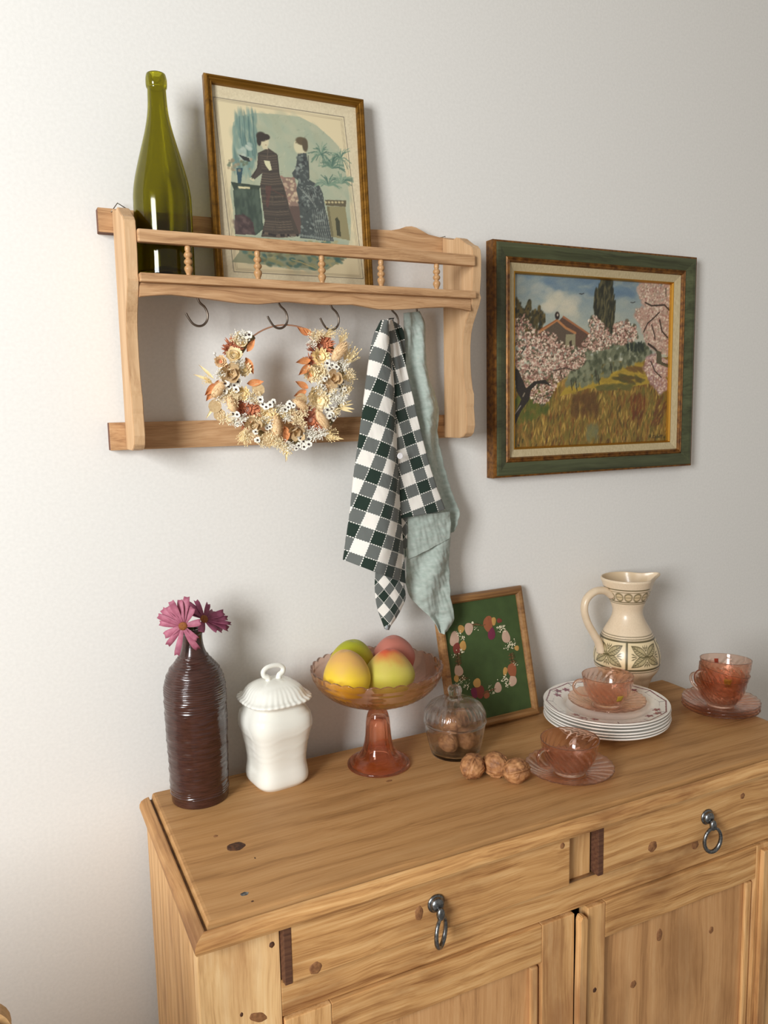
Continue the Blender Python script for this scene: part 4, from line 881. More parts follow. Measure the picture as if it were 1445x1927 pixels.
def relief(x, y, z, s):
    h = 0
    if abs(y) > abs(x)*.8 or abs(x) > abs(y)*.8:
        q = x if abs(y) >= abs(x) else y
        for z0, sl in ((.082, .16), (.062, .14), (.048, -.05)): h += .010*math.exp(-((z-z0-sl*q+.002*math.sin(q*150))/.0016)**2)
    return 1+h
js = prof([(a_*1.12, b_) for a_, b_ in [(.0655, 0), (.0680, .0015), (.0735, .006), (.0752, .013), (.0735, .022), (.0712, .032), (.0722, .045), (.0762, .060), (.0815, .074), (.0875, .087), (.0885, .097), (.0850, .107), (.0780, .115), (.0735, .1205), (.0760, .1255)]], 5)
rings = [sup(s, z, e=3.6 if z < .11 else 3.2, off=relief) for s, z in js]+[sup(.079, .1255, e=3.2), sup(.075, .118, e=3.2), sup(.070, .02, e=3.2)]
obj('jar_body', loft(rings), M['porc'], jr, local=True)
ls = [(.0700, .1262), (.0960, .1262), (.1025, .1280), (.1040, .1302), (.1015, .1318), (.0960, .1328), (.0900, .1345), (.0845, .1385), (.0790, .1430), (.0710, .1470), (.0600, .1505), (.0460, .1535), (.0300, .1552), (.012, .1562), (.004, .1563)]
rings = [sup(s, z+.0015*(0), n=176, e=2.9, rip=(.010 if .088 < s else (.004 if s > .07 else 0)), rn=36) for s, z in ls]
lid = obj('lid', loft(rings), M['porc'], jr, local=True)
hp_ = spline([(-.0080, 0, .154), (-.0095, 0, .160), (-.0150, 0, .1640), (-.0158, 0, .1700), (-.0110, 0, .1745), (-.004, 0, .1762), (.004, 0, .1762), (.0110, 0, .1745), (.0158, 0, .1700), (.0150, 0, .1640), (.0095, 0, .160), (.0080, 0, .154)], 5)
obj('lid_handle', tube(hp_, [.0046-.0012*math.sin(PI*i/(len(hp_)-1)) for i in range(len(hp_))], 12), M['porc'], lid, local=True)

# ------------------------------------------------------------------ pink pressed-glass fruit stand and fruit
BC = Vector((.5010, -.1070, T))
cs = thing('glass_fruit_stand', 'pink pressed-glass footed bowl with scalloped rim holding four fruits', 'bowl', BC)
foot = prof([(.040, .0), (.0478, .0006), (.0490, .0025), (.0482, .0048), (.0440, .0085), (.0370, .0125), (.0290, .0190), (.0235, .0300), (.0205, .0450), (.0192, .0600), (.0180, .0740), (.0150, .0850), (.0098, .0915), (.0086, .0955), (.0100, .0985)], 5)
fin = prof([(.040, .0), (.034, .007), (.024, .014), (.0185, .026), (.0155, .044), (.0140, .060), (.0115, .072), (.006, .0775), (0, .0785)], 4)
def stemcut(r, z, th, i):
    if .012 < z < .088 and i > 3: r *= 1+.035*abs(math.cos(4*th))**.6-.02
    return r, z
obj('foot', lathe(fin[::-1]+foot+[(0, .0987)], 96, mod=stemcut), M['pink2'], cs, local=True)
bo = prof([(.0090, .0990), (.0150, .1000), (.0350, .1030), (.0550, .1085), (.0740, .1175), (.0890, .1300), (.0975, .1430), (.1005, .1525), (.1008, .1570)], 5)
bi = prof([(.0975, .1570), (.0970, .1520), (.0935, .1425), (.0850, .1310), (.0700, .1200), (.0500, .1115), (.0300, .1065), (.0120, .1045), (0, .1040)], 5)
def scal(r, z, th, i):
    if z > .150: z += .0030*abs(math.sin(16*th))*(z-.150)/.007; r += .0010*abs(math.sin(16*th))
    if i < len(bo) and .106 < z < .150:
        if z < .135: r *= 1+.010*math.cos(48*th+z*400)*math.sin((z-.106)/.029*PI)
        else: r *= 1+.006*math.cos(z*2600)
    return r, z
obj('bowl', lathe([(0, .0990)]+bo+bi, 192, mod=scal), M['pink'], cs, local=True)
def fruitmat(name, ca, cb, cc, z0, z1):
    m, t, b = newmat(name); L = t.links.new; tc = N(t, 'ShaderNodeTexCoord'); s = N(t, 'ShaderNodeSeparateXYZ'); L(tc.outputs['Object'], s.inputs[0])
    nz = N(t, 'ShaderNodeTexNoise'); nz.inputs['Scale'].default_value = 30; nz.inputs['Detail'].default_value = 4; L(tc.outputs['Object'], nz.inputs[0])
    ad = N(t, 'ShaderNodeMath', operation='MULTIPLY_ADD'); ad.inputs[1].default_value = .03; L(nz.outputs['Fac'], ad.inputs[0]); L(s.outputs[2], ad.inputs[2])
    mr = N(t, 'ShaderNodeMapRange'); mr.inputs[1].default_value = z0; mr.inputs[2].default_value = z1; L(ad.outputs[0], mr.inputs[0])
    cr = N(t, 'ShaderNodeValToRGB'); cr.color_ramp.elements[0].color = col4(ca); cr.color_ramp.elements[1].color = col4(cc); k = cr.color_ramp.elements.new(.5); k.color = col4(cb)
    L(mr.outputs[0], cr.inputs[0]); L(cr.outputs[0], b.inputs['Base Color']); setp(b, Roughness=.6, Sheen_Weight=.12, Specular_IOR_Level=.25); return m
def fruit(label, p, r, rz, m, crease, tilt=0, top=.0):
    def sh_(q):
        h = math.hypot(q.x, q.y); th = math.atan2(q.y, q.x); k = 1+.035*h*math.sin(2*th+crease)+.03*h*math.cos(th-crease)
        k *= 1-.05*math.exp(-(h/.22)**2)*(q.z > 0)
        return k*(1-.06*max(0, q.z)**1.3*top)
    t_ = thing('fruit', label, 'fruit', p, group='fruit in the pink glass bowl')
    me = vsphere((0, 0, 0), r, r*.95, rz, 64, 40, sh_)
    for v in me.vertices:
        q = v.co.z/rz; k = 1-.24*top*max(0, q+.15)**1.4+.03*math.sin(q*4+crease); v.co.x *= k; v.co.y *= k
    me.transform(Matrix.Rotation(tilt, 4, 'Y')); obj('fruit_flesh', me, m, t_, local=True)
    return t_
fruit('front left yellow quince with a warm orange flush, in the pink bowl', (.4480, -.1130, T+.1560), .0375, .0405, fruitmat('yellow_fruit', (226, 200, 40), (222, 188, 56), (208, 160, 88), -.004, .040), -1.9, -.06, 1.0)
fruit('rear left green-topped yellow quince behind the others in the pink bowl', (.4760, -.0690, T+.1560), .0350, .0385, fruitmat('green_yellow_fruit', (204, 150, 30), (206, 168, 34), (160, 160, 34), -.02, .045), 1, .08, .4)
fruit('front right green peach with a red blush on top, in the pink bowl', (.5190, -.1160, T+.1480), .0380, .0395, fruitmat('blush_fruit', (184, 178, 70), (192, 176, 84), (196, 84, 50), .010, .050), 2.2, .05, 1.0)
fruit('rear right rosy red peach behind the green one in the pink bowl', (.5460, -.0740, T+.1545), .0345, .0380, fruitmat('rosy_fruit', (190, 84, 44), (176, 88, 68), (178, 108, 92), -.03, .035), .8, -.1, .5)

# ------------------------------------------------------------------ clear lidded jar with walnuts
GC = Vector((.6270, -.1280, T))
gj = thing('glass_jar', 'clear pressed-glass jar with a knobbed lid and walnuts inside', 'jar', GC)
go = prof([(.033, .0), (.0375, .0015), (.0392, .005), (.0425, .018), (.0460, .034), (.0478, .046), (.0482, .0515)], 5)
gi = prof([(.0452, .0515), (.0448, .045), (.0430, .034), (.0395, .018), (.0362, .008), (.030, .0062), (0, .0058)], 4)
def gcut(r, z, th, i):
    if i < len(go) and .012 < z < .040: r *= 1+.012*abs(math.cos(7*th))-.006
    return r, z
obj('jar_body', lathe([(0, 0)]+go+gi, 112, mod=gcut), M['clear'], gj, local=True)
lo = prof([(.0440, .0522), (.0492, .0522), (.0502, .0545), (.0498, .0575), (.0488, .0640), (.0462, .0730), (.0400, .0820), (.0300, .0880), (.0200, .0905), (.0135, .0912), (.0092, .0940), (.0098, .0990), (.0110, .1040), (.0100, .1085), (.0070, .1115), (0, .1125)], 4)
li = prof([(0, .0870), (.012, .0868), (.028, .0838), (.0375, .0780), (.0432, .0700), (.0450, .0620), (.0440, .0522)], 4)
def lcut(r, z, th, i):
    if i < len(lo) and .060 < z < .087: k = math.sin((z-.060)/.027*PI); r *= 1+.035*k*(abs(math.sin(8*th+(z-.07)*60))**.7-.5)+.012*k*math.cos(32*th)
    if i < len(lo) and .0925 < z < .112: r *= 1+.05*math.cos(8*th)
    return r, z
obj('lid', lathe(lo+li, 192, mod=lcut), M['clear'], gj, local=True)
def wn(seed):
    def k(p):
        th = math.atan2(p.z, p.y); seam = math.exp(-(p.x/.085)**2)
        n_ = noise.noise(Vector((p.x*3.2+seed*9, p.y*2.2, p.z*3.2)))*.05+noise.noise(Vector((p.x*5+seed, p.y*1.6, p.z*5)))*.06+abs(noise.noise(Vector((p.x*11, p.y*2.6+seed, p.z*11))))*-.13
        return 1+.055*seam-.05*math.exp(-((abs(p.x)-.13)/.05)**2)+n_+.07*max(0, p.y)**8
    return vsphere((0, 0, 0), .0186, .0212, .0182, 64, 40, k)
wm = [wn(1), wn(5), wn(8)]
def walnut(p, rot, label, k, group):
    o = obj('walnut', wm[k], M['walnut']); o.location = p; o.rotation_euler = rot; tag(o, label, 'walnut', group)
walnut((.6040, -.2150, T+.0180), (.2, .3, -.9), 'left walnut of the three beside the glass jar, seam facing forward', 0, 'loose walnuts beside the glass jar')
walnut((.6400, -.2240, T+.0163), (.1, .5, .5), 'rear middle walnut of the three beside the glass jar', 1, 'loose walnuts beside the glass jar')
walnut((.6540, -.2560, T+.0170), (.1, 1.2, -1.5), 'right walnut of the three beside the glass jar, nearest the saucer', 2, 'loose walnuts beside the glass jar')
for q, (dx, dy, dz_, r_) in enumerate([(-.0165, -.007, .0235, (0, 0, .3)), (.0155, -.0115, .0235, (.4, .2, 1.4)), (.004, .0175, .0235, (.2, 1, 2)), (-.0110, -.0090, .0545, (.1, -.3, .2)), (.0165, .006, .0550, (1.2, .4, 1.1))]):
    walnut(GC+Vector((dx, dy, dz_)), r_, ['lower left walnut inside the clear glass jar', 'lower right walnut inside the clear glass jar', 'rearmost bottom walnut inside the clear glass jar', 'upper left walnut on the heap inside the glass jar', 'upper right walnut on the heap inside the glass jar'][q], q % 3, 'walnuts inside the glass jar')
    C.objects[-1].scale = (.80, .80, .80)

# ------------------------------------------------------------------ little frame with pressed flowers
bl_, tl_ = Vector((.6530, -.0660, T)), Vector((.6530, -.0120, 1.0995)); gw = .1880; gh = (tl_-bl_).length
gf = thing('pressed_flower_frame', 'small wooden frame with pressed flower garland on green, leaning on wall', 'picture', bl_)
gf.rotation_euler = (-math.atan2(tl_.y-bl_.y, tl_.z-bl_.z), 0, math.radians(2.0))
fwood = wood('brown_frame_wood', (170, 128, 80), (150, 108, 64), (98, 64, 36), 'X', .45, 20, 160, .5, .0002)
rr_ = moulding(0, gw, 0, gh, [(0, .001), (.0008, .007), (.004, .0115), (.008, .0128), (.012, .0115), (.0148, .0068), (.0150, .001)])
for me in rr_: obj('frame_rail', me, fwood, gf, local=True)
obj('green_panel', bxm(.0145, gw-.0145, -.0045, -.0015, .0145, gh-.0145), noisy('deep_green_card', (64, 80, 46), (70, 88, 50), .75, 60, 0, spec=.2), gf, local=True)
gf_inv = None
def c3(a, b): return 770+a/4.9423, 1090+b/4.941
Rm = Euler(gf.rotation_euler).to_matrix()
def gpt(a, b):
    px, py = c3(a, b); n_ = Rm @ Vector((0, -1, 0)); d = fw*FPX+rt*(px-IW/2)+up*(IH/2-py); p0 = bl_+n_*.0050
    t = (p0-CAM).dot(n_)/d.dot(n_); return Rm.transposed() @ (CAM+d*t-bl_)
pmats = {'blush': plain('pressed_blush', (190, 158, 136), .8), 'rust': plain('pressed_rust', (148, 84, 52), .8), 'mustard': plain('pressed_mustard', (186, 142, 76), .8), 'plum': plain('pressed_plum', (112, 36, 62), .8), 'white': plain('pressed_white', (222, 212, 180), .8), 'fern': plain('pressed_fern', (110, 82, 46), .85), 'red': plain('pressed_red', (122, 52, 40), .8)}
def press(a, b, rx, rz, m, rot=0, shape='disc', seed=0):
    p = gpt(a, b); rx, rz = rx/4.94/900, rz/4.94/880; n = 20; v = [(0, -.0005, 0)]; 
    for k in range(n):
        th = 2*PI*k/n; q = 1+.07*math.sin(3*th+seed) if shape == 'disc' else (.55+.45*abs(math.sin(1.5*th)) if shape == 'fan' else 1-.35*math.cos(th)**2*math.sin(th))
        x, z = rx*q*math.cos(th), rz*q*math.sin(th); v.append((x*math.cos(rot)-z*math.sin(rot), 0, x*math.sin(rot)+z*math.cos(rot)))
    f = [(0, 1+(k+1) % n, 1+k) for k in range(n)]
    v2 = v+[(x, .0004, z) for x, y, z in v[1:]]
    for k in range(n): f.append((1+k, 1+(k+1) % n, 1+n+(k+1) % n, 1+n+k))
    me = mesh('petal', v2, f, False); fixn(me); me.transform(Matrix.Translation(p)); obj('pressed_petal', me, pmats[m], gf, local=True)
i_ = 0
for a, b, rx, rz, m in ((555, 460, 38, 46, 'blush'), (482, 462, 28, 30, 'mustard'), (420, 555, 40, 56, 'blush'), (442, 640, 34, 50, 'red'), (500, 618, 30, 36, 'mustard'), (735, 415, 44, 62, 'rust'), (785, 390, 22, 32, 'mustard'), (728, 375, 18, 26, 'rust'), (838, 385, 24, 18, 'red'), (765, 505, 34, 50, 'plum'),
                    (900, 535, 38, 50, 'blush'), (1000, 640, 22, 20, 'mustard'), (958, 845, 42, 56, 'rust'), (893, 855, 20, 32, 'mustard'), (963, 943, 36, 44, 'blush'), (825, 1008, 34, 40, 'blush'), (460, 850, 38, 44, 'blush'), (440, 922, 22, 28, 'mustard'), (632, 968, 34, 38, 'mustard'), (655, 1045, 44, 50, 'red'), (610, 1055, 34, 40, 'plum'), (720, 1075, 26, 28, 'rust'), (590, 405, 10, 10, 'white')):
    press(a, b, rx, rz, m, random.uniform(-.4, .4), 'disc', i_); i_ += 1
def sprig(pts, n, m, r, seed):
    rn = random.Random(seed); ms = []
    for _ in range(n):
        a, b = rn.choice(pts); p = gpt(a+rn.gauss(0, 18), b+rn.gauss(0, 18)); s = r*rn.uniform(.6, 1.3)
        ms.append(vsphere(p+Vector((0, -.0006, 0)), s, .0004, s, 6, 4))
    for a, b in pts: ms.append(tube([gpt(a-16, b+14), gpt(a+14, b-18)], .0003, 4))
    obj('pressed_sprig', join(ms), pmats[m], gf, local=True, kind='stuff')
sprig([(470, 500), (495, 550), (485, 660)], 26, 'white', .0011, 1); sprig([(830, 450), (860, 470), (875, 450)], 26, 'white', .0012, 2); sprig([(940, 600), (980, 600), (920, 630)], 30, 'white', .0011, 3)
sprig([(880, 920), (905, 960), (915, 990)], 26, 'white', .0012, 4); sprig([(500, 940), (550, 980), (470, 970), (520, 990)], 30, 'white', .0010, 5); sprig([(750, 1000), (785, 1055)], 12, 'white', .0009, 6); sprig([(990, 790), (420, 715), (620, 460)], 14, 'white', .0009, 7)
def fern(pts, seed):
    ms = []; rn = random.Random(seed); P_ = [gpt(*p) for p in pts]
    ms.append(tube(spline(P_, 4), .0004, 4))
    for q in spline(P_, 7):
        for s in (-1, 1): ms.append(tube([q, q+Vector((s*rn.uniform(.005, .008), 0, rn.uniform(-.002, .003)))], [.0007, .0002], 4))
    obj('pressed_fern', join(ms), pmats['fern'], gf, local=True, kind='stuff')
fern([(600, 420), (650, 425), (690, 430)], 1); fern([(455, 690), (455, 750), (460, 800)], 2); fern([(950, 690), (955, 740), (975, 780)], 3); fern([(700, 1060), (740, 1040), (785, 1020)], 4); fern([(480, 910), (520, 930)], 5)

# ------------------------------------------------------------------ pitcher
PC = Vector((1.0420, -.0665, T))
pt = thing('pottery_pitcher', 'cream pottery pitcher painted with olive leaf panels, behind the plates', 'pitcher', PC)
pp = prof([(.030, .0), (.0335, .001), (.0365, .008), (.0390, .018), (.0420, .030), (.0475, .043), (.0575, .057), (.0605, .070), (.0610, .082), (.0585, .096), (.0540, .108), (.0480, .120), (.0410, .133), (.0335, .146), (.0285, .158), (.0275, .168), (.0300, .178), (.0350, .190), (.0410, .203), (.0455, .2145), (.0485, .2225), (.0500, .2270), (.0490, .2300)], 14)
pi = prof([(.0470, .2300), (.0450, .222), (.0400, .208), (.0330, .192), (.0265, .176), (.0240, .165), (.0255, .155), (.035, .137), (.050, .11), (.056, .08), (.050, .05), (.03, .01), (0, .008)], 4)
spa = math.radians(-14)
def spout(r, z, th, i):
    d = (th-spa+PI) % (2*PI)-PI
    if z > .196:
        k = min(1, (z-.196)/.030)
        r *= 1+.30*k*k*math.exp(-(d/.24)**2)-.10*k*math.exp(-((abs(d)-.75)/.35)**2)
        z += .004*k*math.exp(-(d/.35)**2)
    return r, z
full_p = [(0, 0)]+pp+pi
pv = Cv(1500, 560, (222, 200, 170)); pv.noise(3, 4)
OL = (92, 82, 52); OL2 = (128, 116, 80)
def PV(th, z): return (((th/(2*PI)) % 1)*1500, 560-z/.24*560)
def hl(z, w, c=OL): pv.line([(0, 560-z/.24*560), (1500, 560-z/.24*560)], w, c)
hl(.1185, 7); hl(.1225, 2.5); hl(.1265, 2.5); hl(.0685, 8); hl(.0640, 2.5)
pv.poly([(0, 560-.0705/.24*560), (1500, 560-.0705/.24*560), (1500, 560-.1165/.24*560), (0, 560-.1165/.24*560)], (222, 202, 158), .8)
th0 = math.radians(-133.3); PW = 300
yc = 560-.0935/.24*560; hh = 52
x0_ = PV(th0, 0)[0]
for p_ in range(5):
    xl = x0_+p_*PW
    def pl(pts, w, c, a=1):
        for s_ in (-1500, 0): pv.line([(q[0]+s_, q[1]) for q in pts], w, c, a)
    def py_(pts, c, a=1):
        for s_ in (-1500, 0): pv.poly([(q[0]+s_, q[1]) for q in pts], c, a)
    pl([(xl, yc-hh-4), (xl, yc+hh+4)], 13, OL); pl([(xl-11, yc-hh-4), (xl-11, yc+hh+4)], 2, OL)
    cx = xl+PW/2
    KX, KZ = 3980, 2333
    def mp_(a, b): return (cx+a*KX, yc-b*KZ)
    for sx_ in (-1, 1):
        for sy_ in (-1, 1):
            A = Vector((sx_*.0285, sy_*.0185)); nrm_ = Vector((-A.y, A.x)).normalized(); n_ = 16
            e1 = [mp_(*(A*t+nrm_*.0074*math.sin(PI*t**.85))) for t in np.linspace(0, 1, n_)]; e2 = [mp_(*(A*t-nrm_*.0074*math.sin(PI*t**.85))) for t in np.linspace(0, 1, n_)]
            py_(e1+e2[::-1], (176, 160, 120)); pl(e1, 4, OL); pl(e2, 4, OL); pl([mp_(0, 0), mp_(*A)], 3.5, OL)
            for i in range(2, n_-2, 2): m_ = mp_(*(A*((i-1.2)/(n_-1)))); pl([m_, e1[i+1]], 2.2, OL); pl([m_, e2[i+1]], 2.2, OL)
    for sy_ in (-1, 1):
        for a_ in (-1, 0, 1): py_([mp_(0, sy_*.008), mp_(a_*.0042-.0014, sy_*.0155), mp_(a_*.0056, sy_*.0195), mp_(a_*.0042+.0014, sy_*.0155)], OL)
    for sx_ in (-1, 1):
        for a_ in (-1, 0, 1): py_([mp_(sx_*.017, 0), mp_(sx_*.026, a_*.0045-.0012), mp_(sx_*.030, a_*.006), mp_(sx_*.026, a_*.0045+.0012)], OL)
# neck band of ovals
hl(.2130, 4); hl(.2085, 2); hl(.1885, 4); hl(.1850, 2.5)
for k in range(15):
    x = k*100+50; y_ = 560-.1985/.24*560; pv.ell(x, y_, 44, 20, OL); pv.ell(x, y_, 37, 15, (208, 184, 146)); pv.line([(x-34, y_), (x+34, y_)], 3, OL2)
me = lathe(full_p, 300, mod=spout)
co = np.empty(len(me.vertices)*3); me.vertices.foreach_get('co', co); co = co.reshape(-1, 3)
th_ = np.arctan2(co[:, 1], co[:, 0]) % (2*PI); col_ = pv.sample(th_/(2*PI), 1-co[:, 2]/.24)
rad = np.hypot(co[:, 0], co[:, 1]); outer = np.interp(co[:, 2], [q[1] for q in pp], [q[0] for q in pp])
col_[rad < outer-.0015] = s2l((212, 188, 154)); setcol(me, col_); obj('pitcher_body', me, M['pitcher'], pt, local=True)
hd = Vector((-.975, .10, 0)).normalized()
hpts = spline([hd*.036+Vector((0, 0, .198)), hd*.052+Vector((0, 0, .2085)), hd*.074+Vector((0, 0, .2090)), hd*.0915+Vector((0, 0, .196)), hd*.0955+Vector((0, 0, .176)), hd*.088+Vector((0, 0, .152)), hd*.075+Vector((0, 0, .130)), hd*.064+Vector((0, 0, .112)), hd*.058+Vector((0, 0, .093))], 6)
obj('handle', tube(hpts, [.0062+.0012*abs(2*i/(len(hpts)-1)-1) for i in range(len(hpts))], 14, flat=1.25), noisy('cream_glaze', (218, 194, 162), (226, 204, 174), .34, 60, 0, Coat_Weight=.15), pt, local=True)

# ------------------------------------------------------------------ plates
PLC = Vector((.9160, -.1530, T))
plp = [(0, .0032), (.045, .0030), (.062, .0030), (.0680, .0045), (.0760, .0085), (.0880, .0108), (.1015, .0128), (.1050, .0142), (.1060, .0160), (.1050, .0168), (.1010, .0160), (.0880, .0138), (.0760, .0115), (.0670, .0072), (.0610, .0062), (.045, .0062), (0, .0064)]
foot_ = [(.058, .0030), (.058, .0), (.0605, .0), (.0620, .0030)]
plp = [(0, .0030), (.057, .0030), (.0575, .0), (.0605, .0), (.0625, .0032)]+prof(plp[3:10], 3)+prof(plp[9:], 4)[1:]
pmesh = lathe(plp, 120)
dc = Cv(900, 900, (238, 232, 222))
def DP(r, a): return (450+r/.108*450*math.cos(a), 450-r/.108*450*math.sin(a))
ng = 12
for k in range(ng):
    a0, a1 = 2*PI*k/ng, 2*PI*(k+1)/ng; dc.line([DP(.1015, a0), DP(.1015, a1)], 9, (112, 44, 62)); dc.line([DP(.090, a0), DP(.1015, a0)], 2.4, (104, 88, 96)); dc.line([DP(.0905, a0), DP(.0905, a1)], 2, (128, 112, 116), .8)
for q in range(4):
    base = math.radians(25)+q*PI/2
    for da, r_ in ((-.20, .084), (.20, .084), (0, .090)):
        c_ = DP(r_, base+da)
        for k in range(5): a = 2*PI*k/5; dc.ell(c_[0]+16*math.cos(a), c_[1]+16*math.sin(a), 15, 9, (132, 52, 74), .95, a)
        dc.ell(c_[0], c_[1], 5, 5, (84, 30, 48))
    dc.line([DP(.084, base-.20), DP(.092, base), DP(.084, base+.20)], 4, (80, 66, 78)); dc.line([DP(.074, base-.25), DP(.084, base-.20)], 3, (90, 76, 84)); dc.line([DP(.074, base+.28), DP(.084, base+.20)], 3, (90, 76, 84))
dc.noise(2)
tm = lathe([(0, .0030), (.057, .0030), (.0575, .0), (.0605, .0), (.0625, .0032)]+prof([(.0680, .0045), (.0760, .0085), (.0880, .0108), (.1015, .0128), (.1050, .0142), (.1060, .0160), (.1050, .0168)], 3)+
           [(r, z) for r, z in prof([(.1050, .0168), (.1010, .0160), (.0880, .0138), (.0760, .0115), (.0670, .0072)], 14)[1:]]+[(.061, .0062), (.045, .0062), (0, .0064)], 360)
co = np.empty(len(tm.vertices)*3); tm.vertices.foreach_get('co', co); co = co.reshape(-1, 3)
cc_ = dc.sample(.5+co[:, 0]/.216, .5-co[:, 1]/.216); rad = np.hypot(co[:, 0], co[:, 1]); und = co[:, 2] < np.interp(rad, [0, .061, .076, .101, .106], [.0045, .0045, .010, .0144, .0158]); cc_[und] = s2l((238, 232, 222)); setcol(tm, cc_)
PH = .0052
names = ['lowest plain white plate at the bottom of the stack of six', 'second white plate from the bottom of the stack of six', 'third white plate from the bottom of the stack of six', 'fourth white plate from the bottom of the stack of six', 'fifth white plate, just under the decorated top one']
for k in range(5):
    t_ = thing('plate', names[k], 'plate', PLC+Vector((.0012*math.sin(k*2.1), .001*math.cos(k*1.7), k*PH)), 0, 'stack of china plates')
    obj('plate_body', pmesh, M['plate'], t_, local=True)
t_ = thing('plate', 'top white plate with plum flower sprigs and a plum line round the rim', 'plate', PLC+Vector((-.001, 0, 5*PH)), 0, 'stack of china plates')
obj('plate_body', tm, M['platedeco'], t_, local=True)
ptop = T+5*PH+.0064

# ------------------------------------------------------------------ pink swirled cups and saucers
def swirl(n, amp, tw_, lo_, hi_):
    def k(r, z, th, i):
        q = np.interp(z, [lo_, lo_+.006, hi_-.008, hi_], [0, 1, 1, 0])
        return r*(1+amp*q*math.cos(n*th+tw_*z)), z
    return k
cpo = prof([(.0185, .0), (.0225, .0006), (.0232, .0026), (.0262, .0070), (.0315, .0140), (.0365, .0230), (.0400, .0330), (.0420, .0430), (.0432, .0505), (.0434, .0520)], 5)
cpi = prof([(.0420, .0520), (.0410, .0460), (.0385, .0340), (.0348, .0235), (.0298, .0150), (.0235, .0085), (.0120, .0055), (0, .0050)], 4)
sw = swirl(22, .013, 420, .004, .047)
cupm = lathe([(0, .0008)]+cpo+cpi, 160, mod=lambda r, z, th, i: sw(r, z, th, i) if i <= len(cpo) else (r, z))
hcm = tube(spline([(.0410, 0, .0430), (.0480, 0, .0455), (.0560, 0, .0430), (.0600, 0, .0350), (.0560, 0, .0250), (.0470, 0, .0180), (.0345, 0, .0150)], 6), .0024, 10, flat=1.3)
so = prof([(.0220, .0), (.0250, .0), (.0270, .0020), (.0400, .0050), (.0540, .0095), (.0625, .0128), (.0652, .0142)], 5)
si = prof([(.0648, .0160), (.0610, .0148), (.0530, .0118), (.0390, .0072), (.0270, .0045), (.0230, .0040), (0, .0040)], 4)
def ssw(r, z, th, i):
    q = np.interp(r, [.026, .034, .066], [0, 1, 1]); e = .00055*q*math.cos(26*th+r*300); return r*(1+(.008*math.cos(26*th+r*300) if r > .06 else 0)), z+e
saum = lathe([(0, .0005)]+so+si, 208, mod=ssw)
stm = {}
def sticker(par, th0_, z0, z1, dth, m):
    v = []; f = []; n_ = 6
    for j in range(n_+1):
        z = z0+(z1-z0)*j/n_; r = np.interp(z, [q[1] for q in cpo], [q[0] for q in cpo])*1.026
        for i in range(n_+1): th = th0_+dth*(i/n_-.5); v.append((r*math.cos(th), r*math.sin(th), z))
    for j in range(n_):
        for i in range(n_): a = j*(n_+1)+i; f.append((a, a+1, a+n_+2, a+n_+1))
    o = obj('sticker', mesh('sticker', v, f, True), m, par, local=True, label='small gold sticker'); md = o.modifiers.new('thickness', 'SOLIDIFY'); md.thickness = .0002
gold_s = plain('gold_sticker', (176, 150, 48), .35, .3); red_s = plain('orange_sticker', (190, 72, 34), .5)
def saucer(p, label, group): t_ = thing('saucer', label, 'saucer', p, random.uniform(0, 1), group); obj('saucer_body', saum, M['pink'], t_, local=True)
def cup(p, ha, label, group, rot=(0, 0)):
    t_ = thing('glass_cup', label, 'cup', p, 0, group); t_.rotation_euler = Euler((rot[0], rot[1], math.radians(ha)))
    if rot != (0, 0): t_.rotation_euler = (Matrix.Rotation(rot[0], 3, 'X') @ Matrix.Rotation(rot[1], 3, 'Y') @ Matrix.Rotation(math.radians(ha), 3, 'Z')).to_euler()
    obj('cup_body', cupm, M['pink'], t_, local=True); obj('handle', hcm, M['pink'], t_, local=True); return t_
GS, GP = 'pink glass saucers', 'pink glass cups'
FC = Vector((.7370, -.2750, T))
saucer(FC, 'pink swirled glass saucer at the front, beside the loose walnuts', GS)
cup(FC+Vector((0, 0, .0046)), -178, 'pink swirled glass cup at the front, beside the loose walnuts', GP)
QC = Vector((.9145, -.1560, ptop))
saucer(QC, 'pink swirled glass saucer lying on top of the stacked plates', GS)
c_ = cup(QC+Vector((.001, 0, .0046)), 160, 'pink swirled glass cup standing on top of the stacked plates', GP); sticker(c_, math.radians(-118-160+20), .016, .027, .30, gold_s)
KC = Vector((1.1260, -.2120, T))
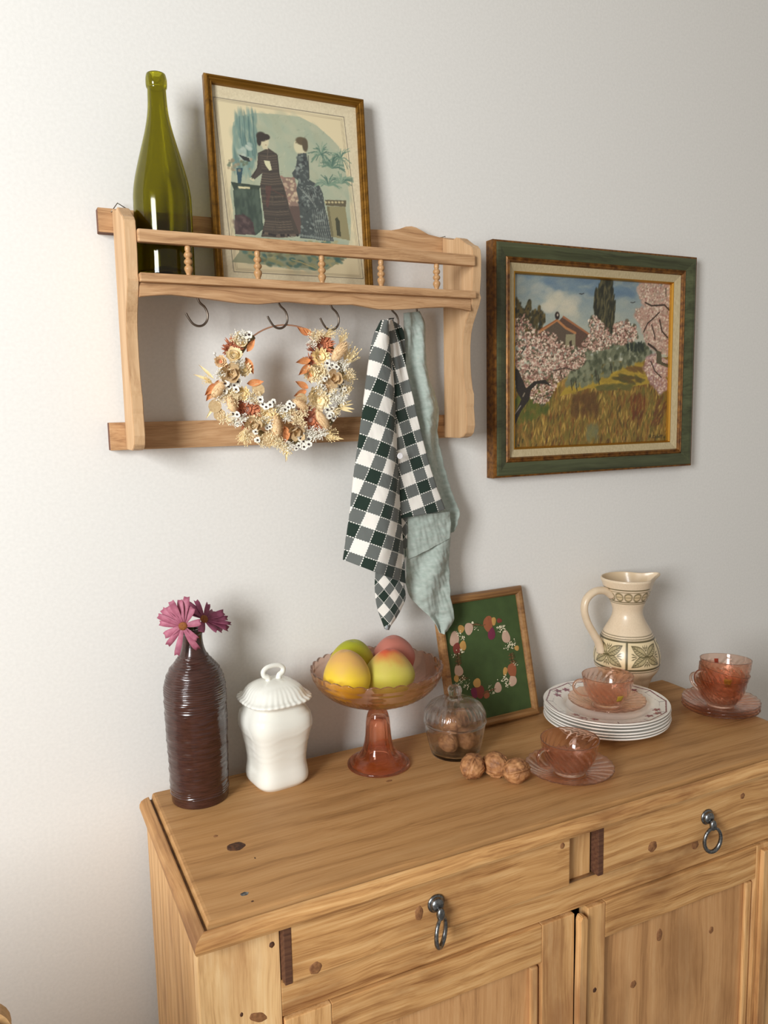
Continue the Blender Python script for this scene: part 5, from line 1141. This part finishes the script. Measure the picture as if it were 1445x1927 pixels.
for k, nm in enumerate(('lowest of three under the stacked cups at right', 'middle of three under the stacked cups at right', 'uppermost of three under the stacked cups at right')):
    saucer(KC+Vector((.001*k, .0006*k, .0052*k)), 'pink glass saucer, '+nm, GS)
zk = .0104+.0046
cup(KC+Vector((.000, 0, zk)), 100, 'lowest pink glass cup of the stack of three at the right end', GP)
cup(KC+Vector((-.004, .004, zk+.0150)), 172, 'middle pink glass cup of the stack, tilted with its handle to the left', GP, (math.radians(6), math.radians(11)))
c_ = cup(KC+Vector((.010, .000, zk+.0300)), 35, 'uppermost pink glass cup of the stack of three at the right end', GP, (math.radians(-3), math.radians(3)))
sticker(c_, math.radians(-132-35), .012, .024, .34, gold_s); sticker(c_, math.radians(28), .034, .042, .18, red_s)

# ------------------------------------------------------------------ rail end at the left edge, bench added for shade
ch = thing('shade_bench', 'light wooden bench with rounded rail end at lower left, long back added for shade', 'bench', (-.55, -.70, 0))
cwood = wood('beech', (204, 164, 116), (190, 150, 102), (150, 110, 68), 'X', .45, 26, 200, .15, .0001)
BX = -1.16; pts = []; x1, zt, zb = -.0222, .9515, .905  # rail carried on out of view to widen the shade
for cx_, cz_, a0 in ((x1-.022, zt-.0225, 0), (BX+.022, zt-.0225, 90), (BX+.022, zb+.022, 180), (x1-.022, zb+.022, 270)):
    for k in range(7): a = math.radians(a0+15*k); pts.append((cx_+.022*math.cos(a), cz_+.022*math.sin(a)))
obj('back_rail', extrude(pts, 'Y', -.515, -.490, .006), cwood, ch)
for k in range(5):
    xa = -.077-(k+1)*.204; obj('back_panel', bxm(xa+.0015, xa+.2025, -.508, -.497, .47, .9048, .002), cwood, ch)  # unseen panels added to shade the lower-left wall
obj('seat', bxm(BX+.02, -.045, -.93, -.521, .43, .46, .008), cwood, ch)
for x, y, z1 in ((BX+.038, -.503, .9045), (-.060, -.503, .9045), (BX+.06, -.89, .429), (-.08, -.89, .429)):
    obj('leg', tube([(x, y, 0), (x, y, z1)], [.014, .016], 14), cwood, ch)
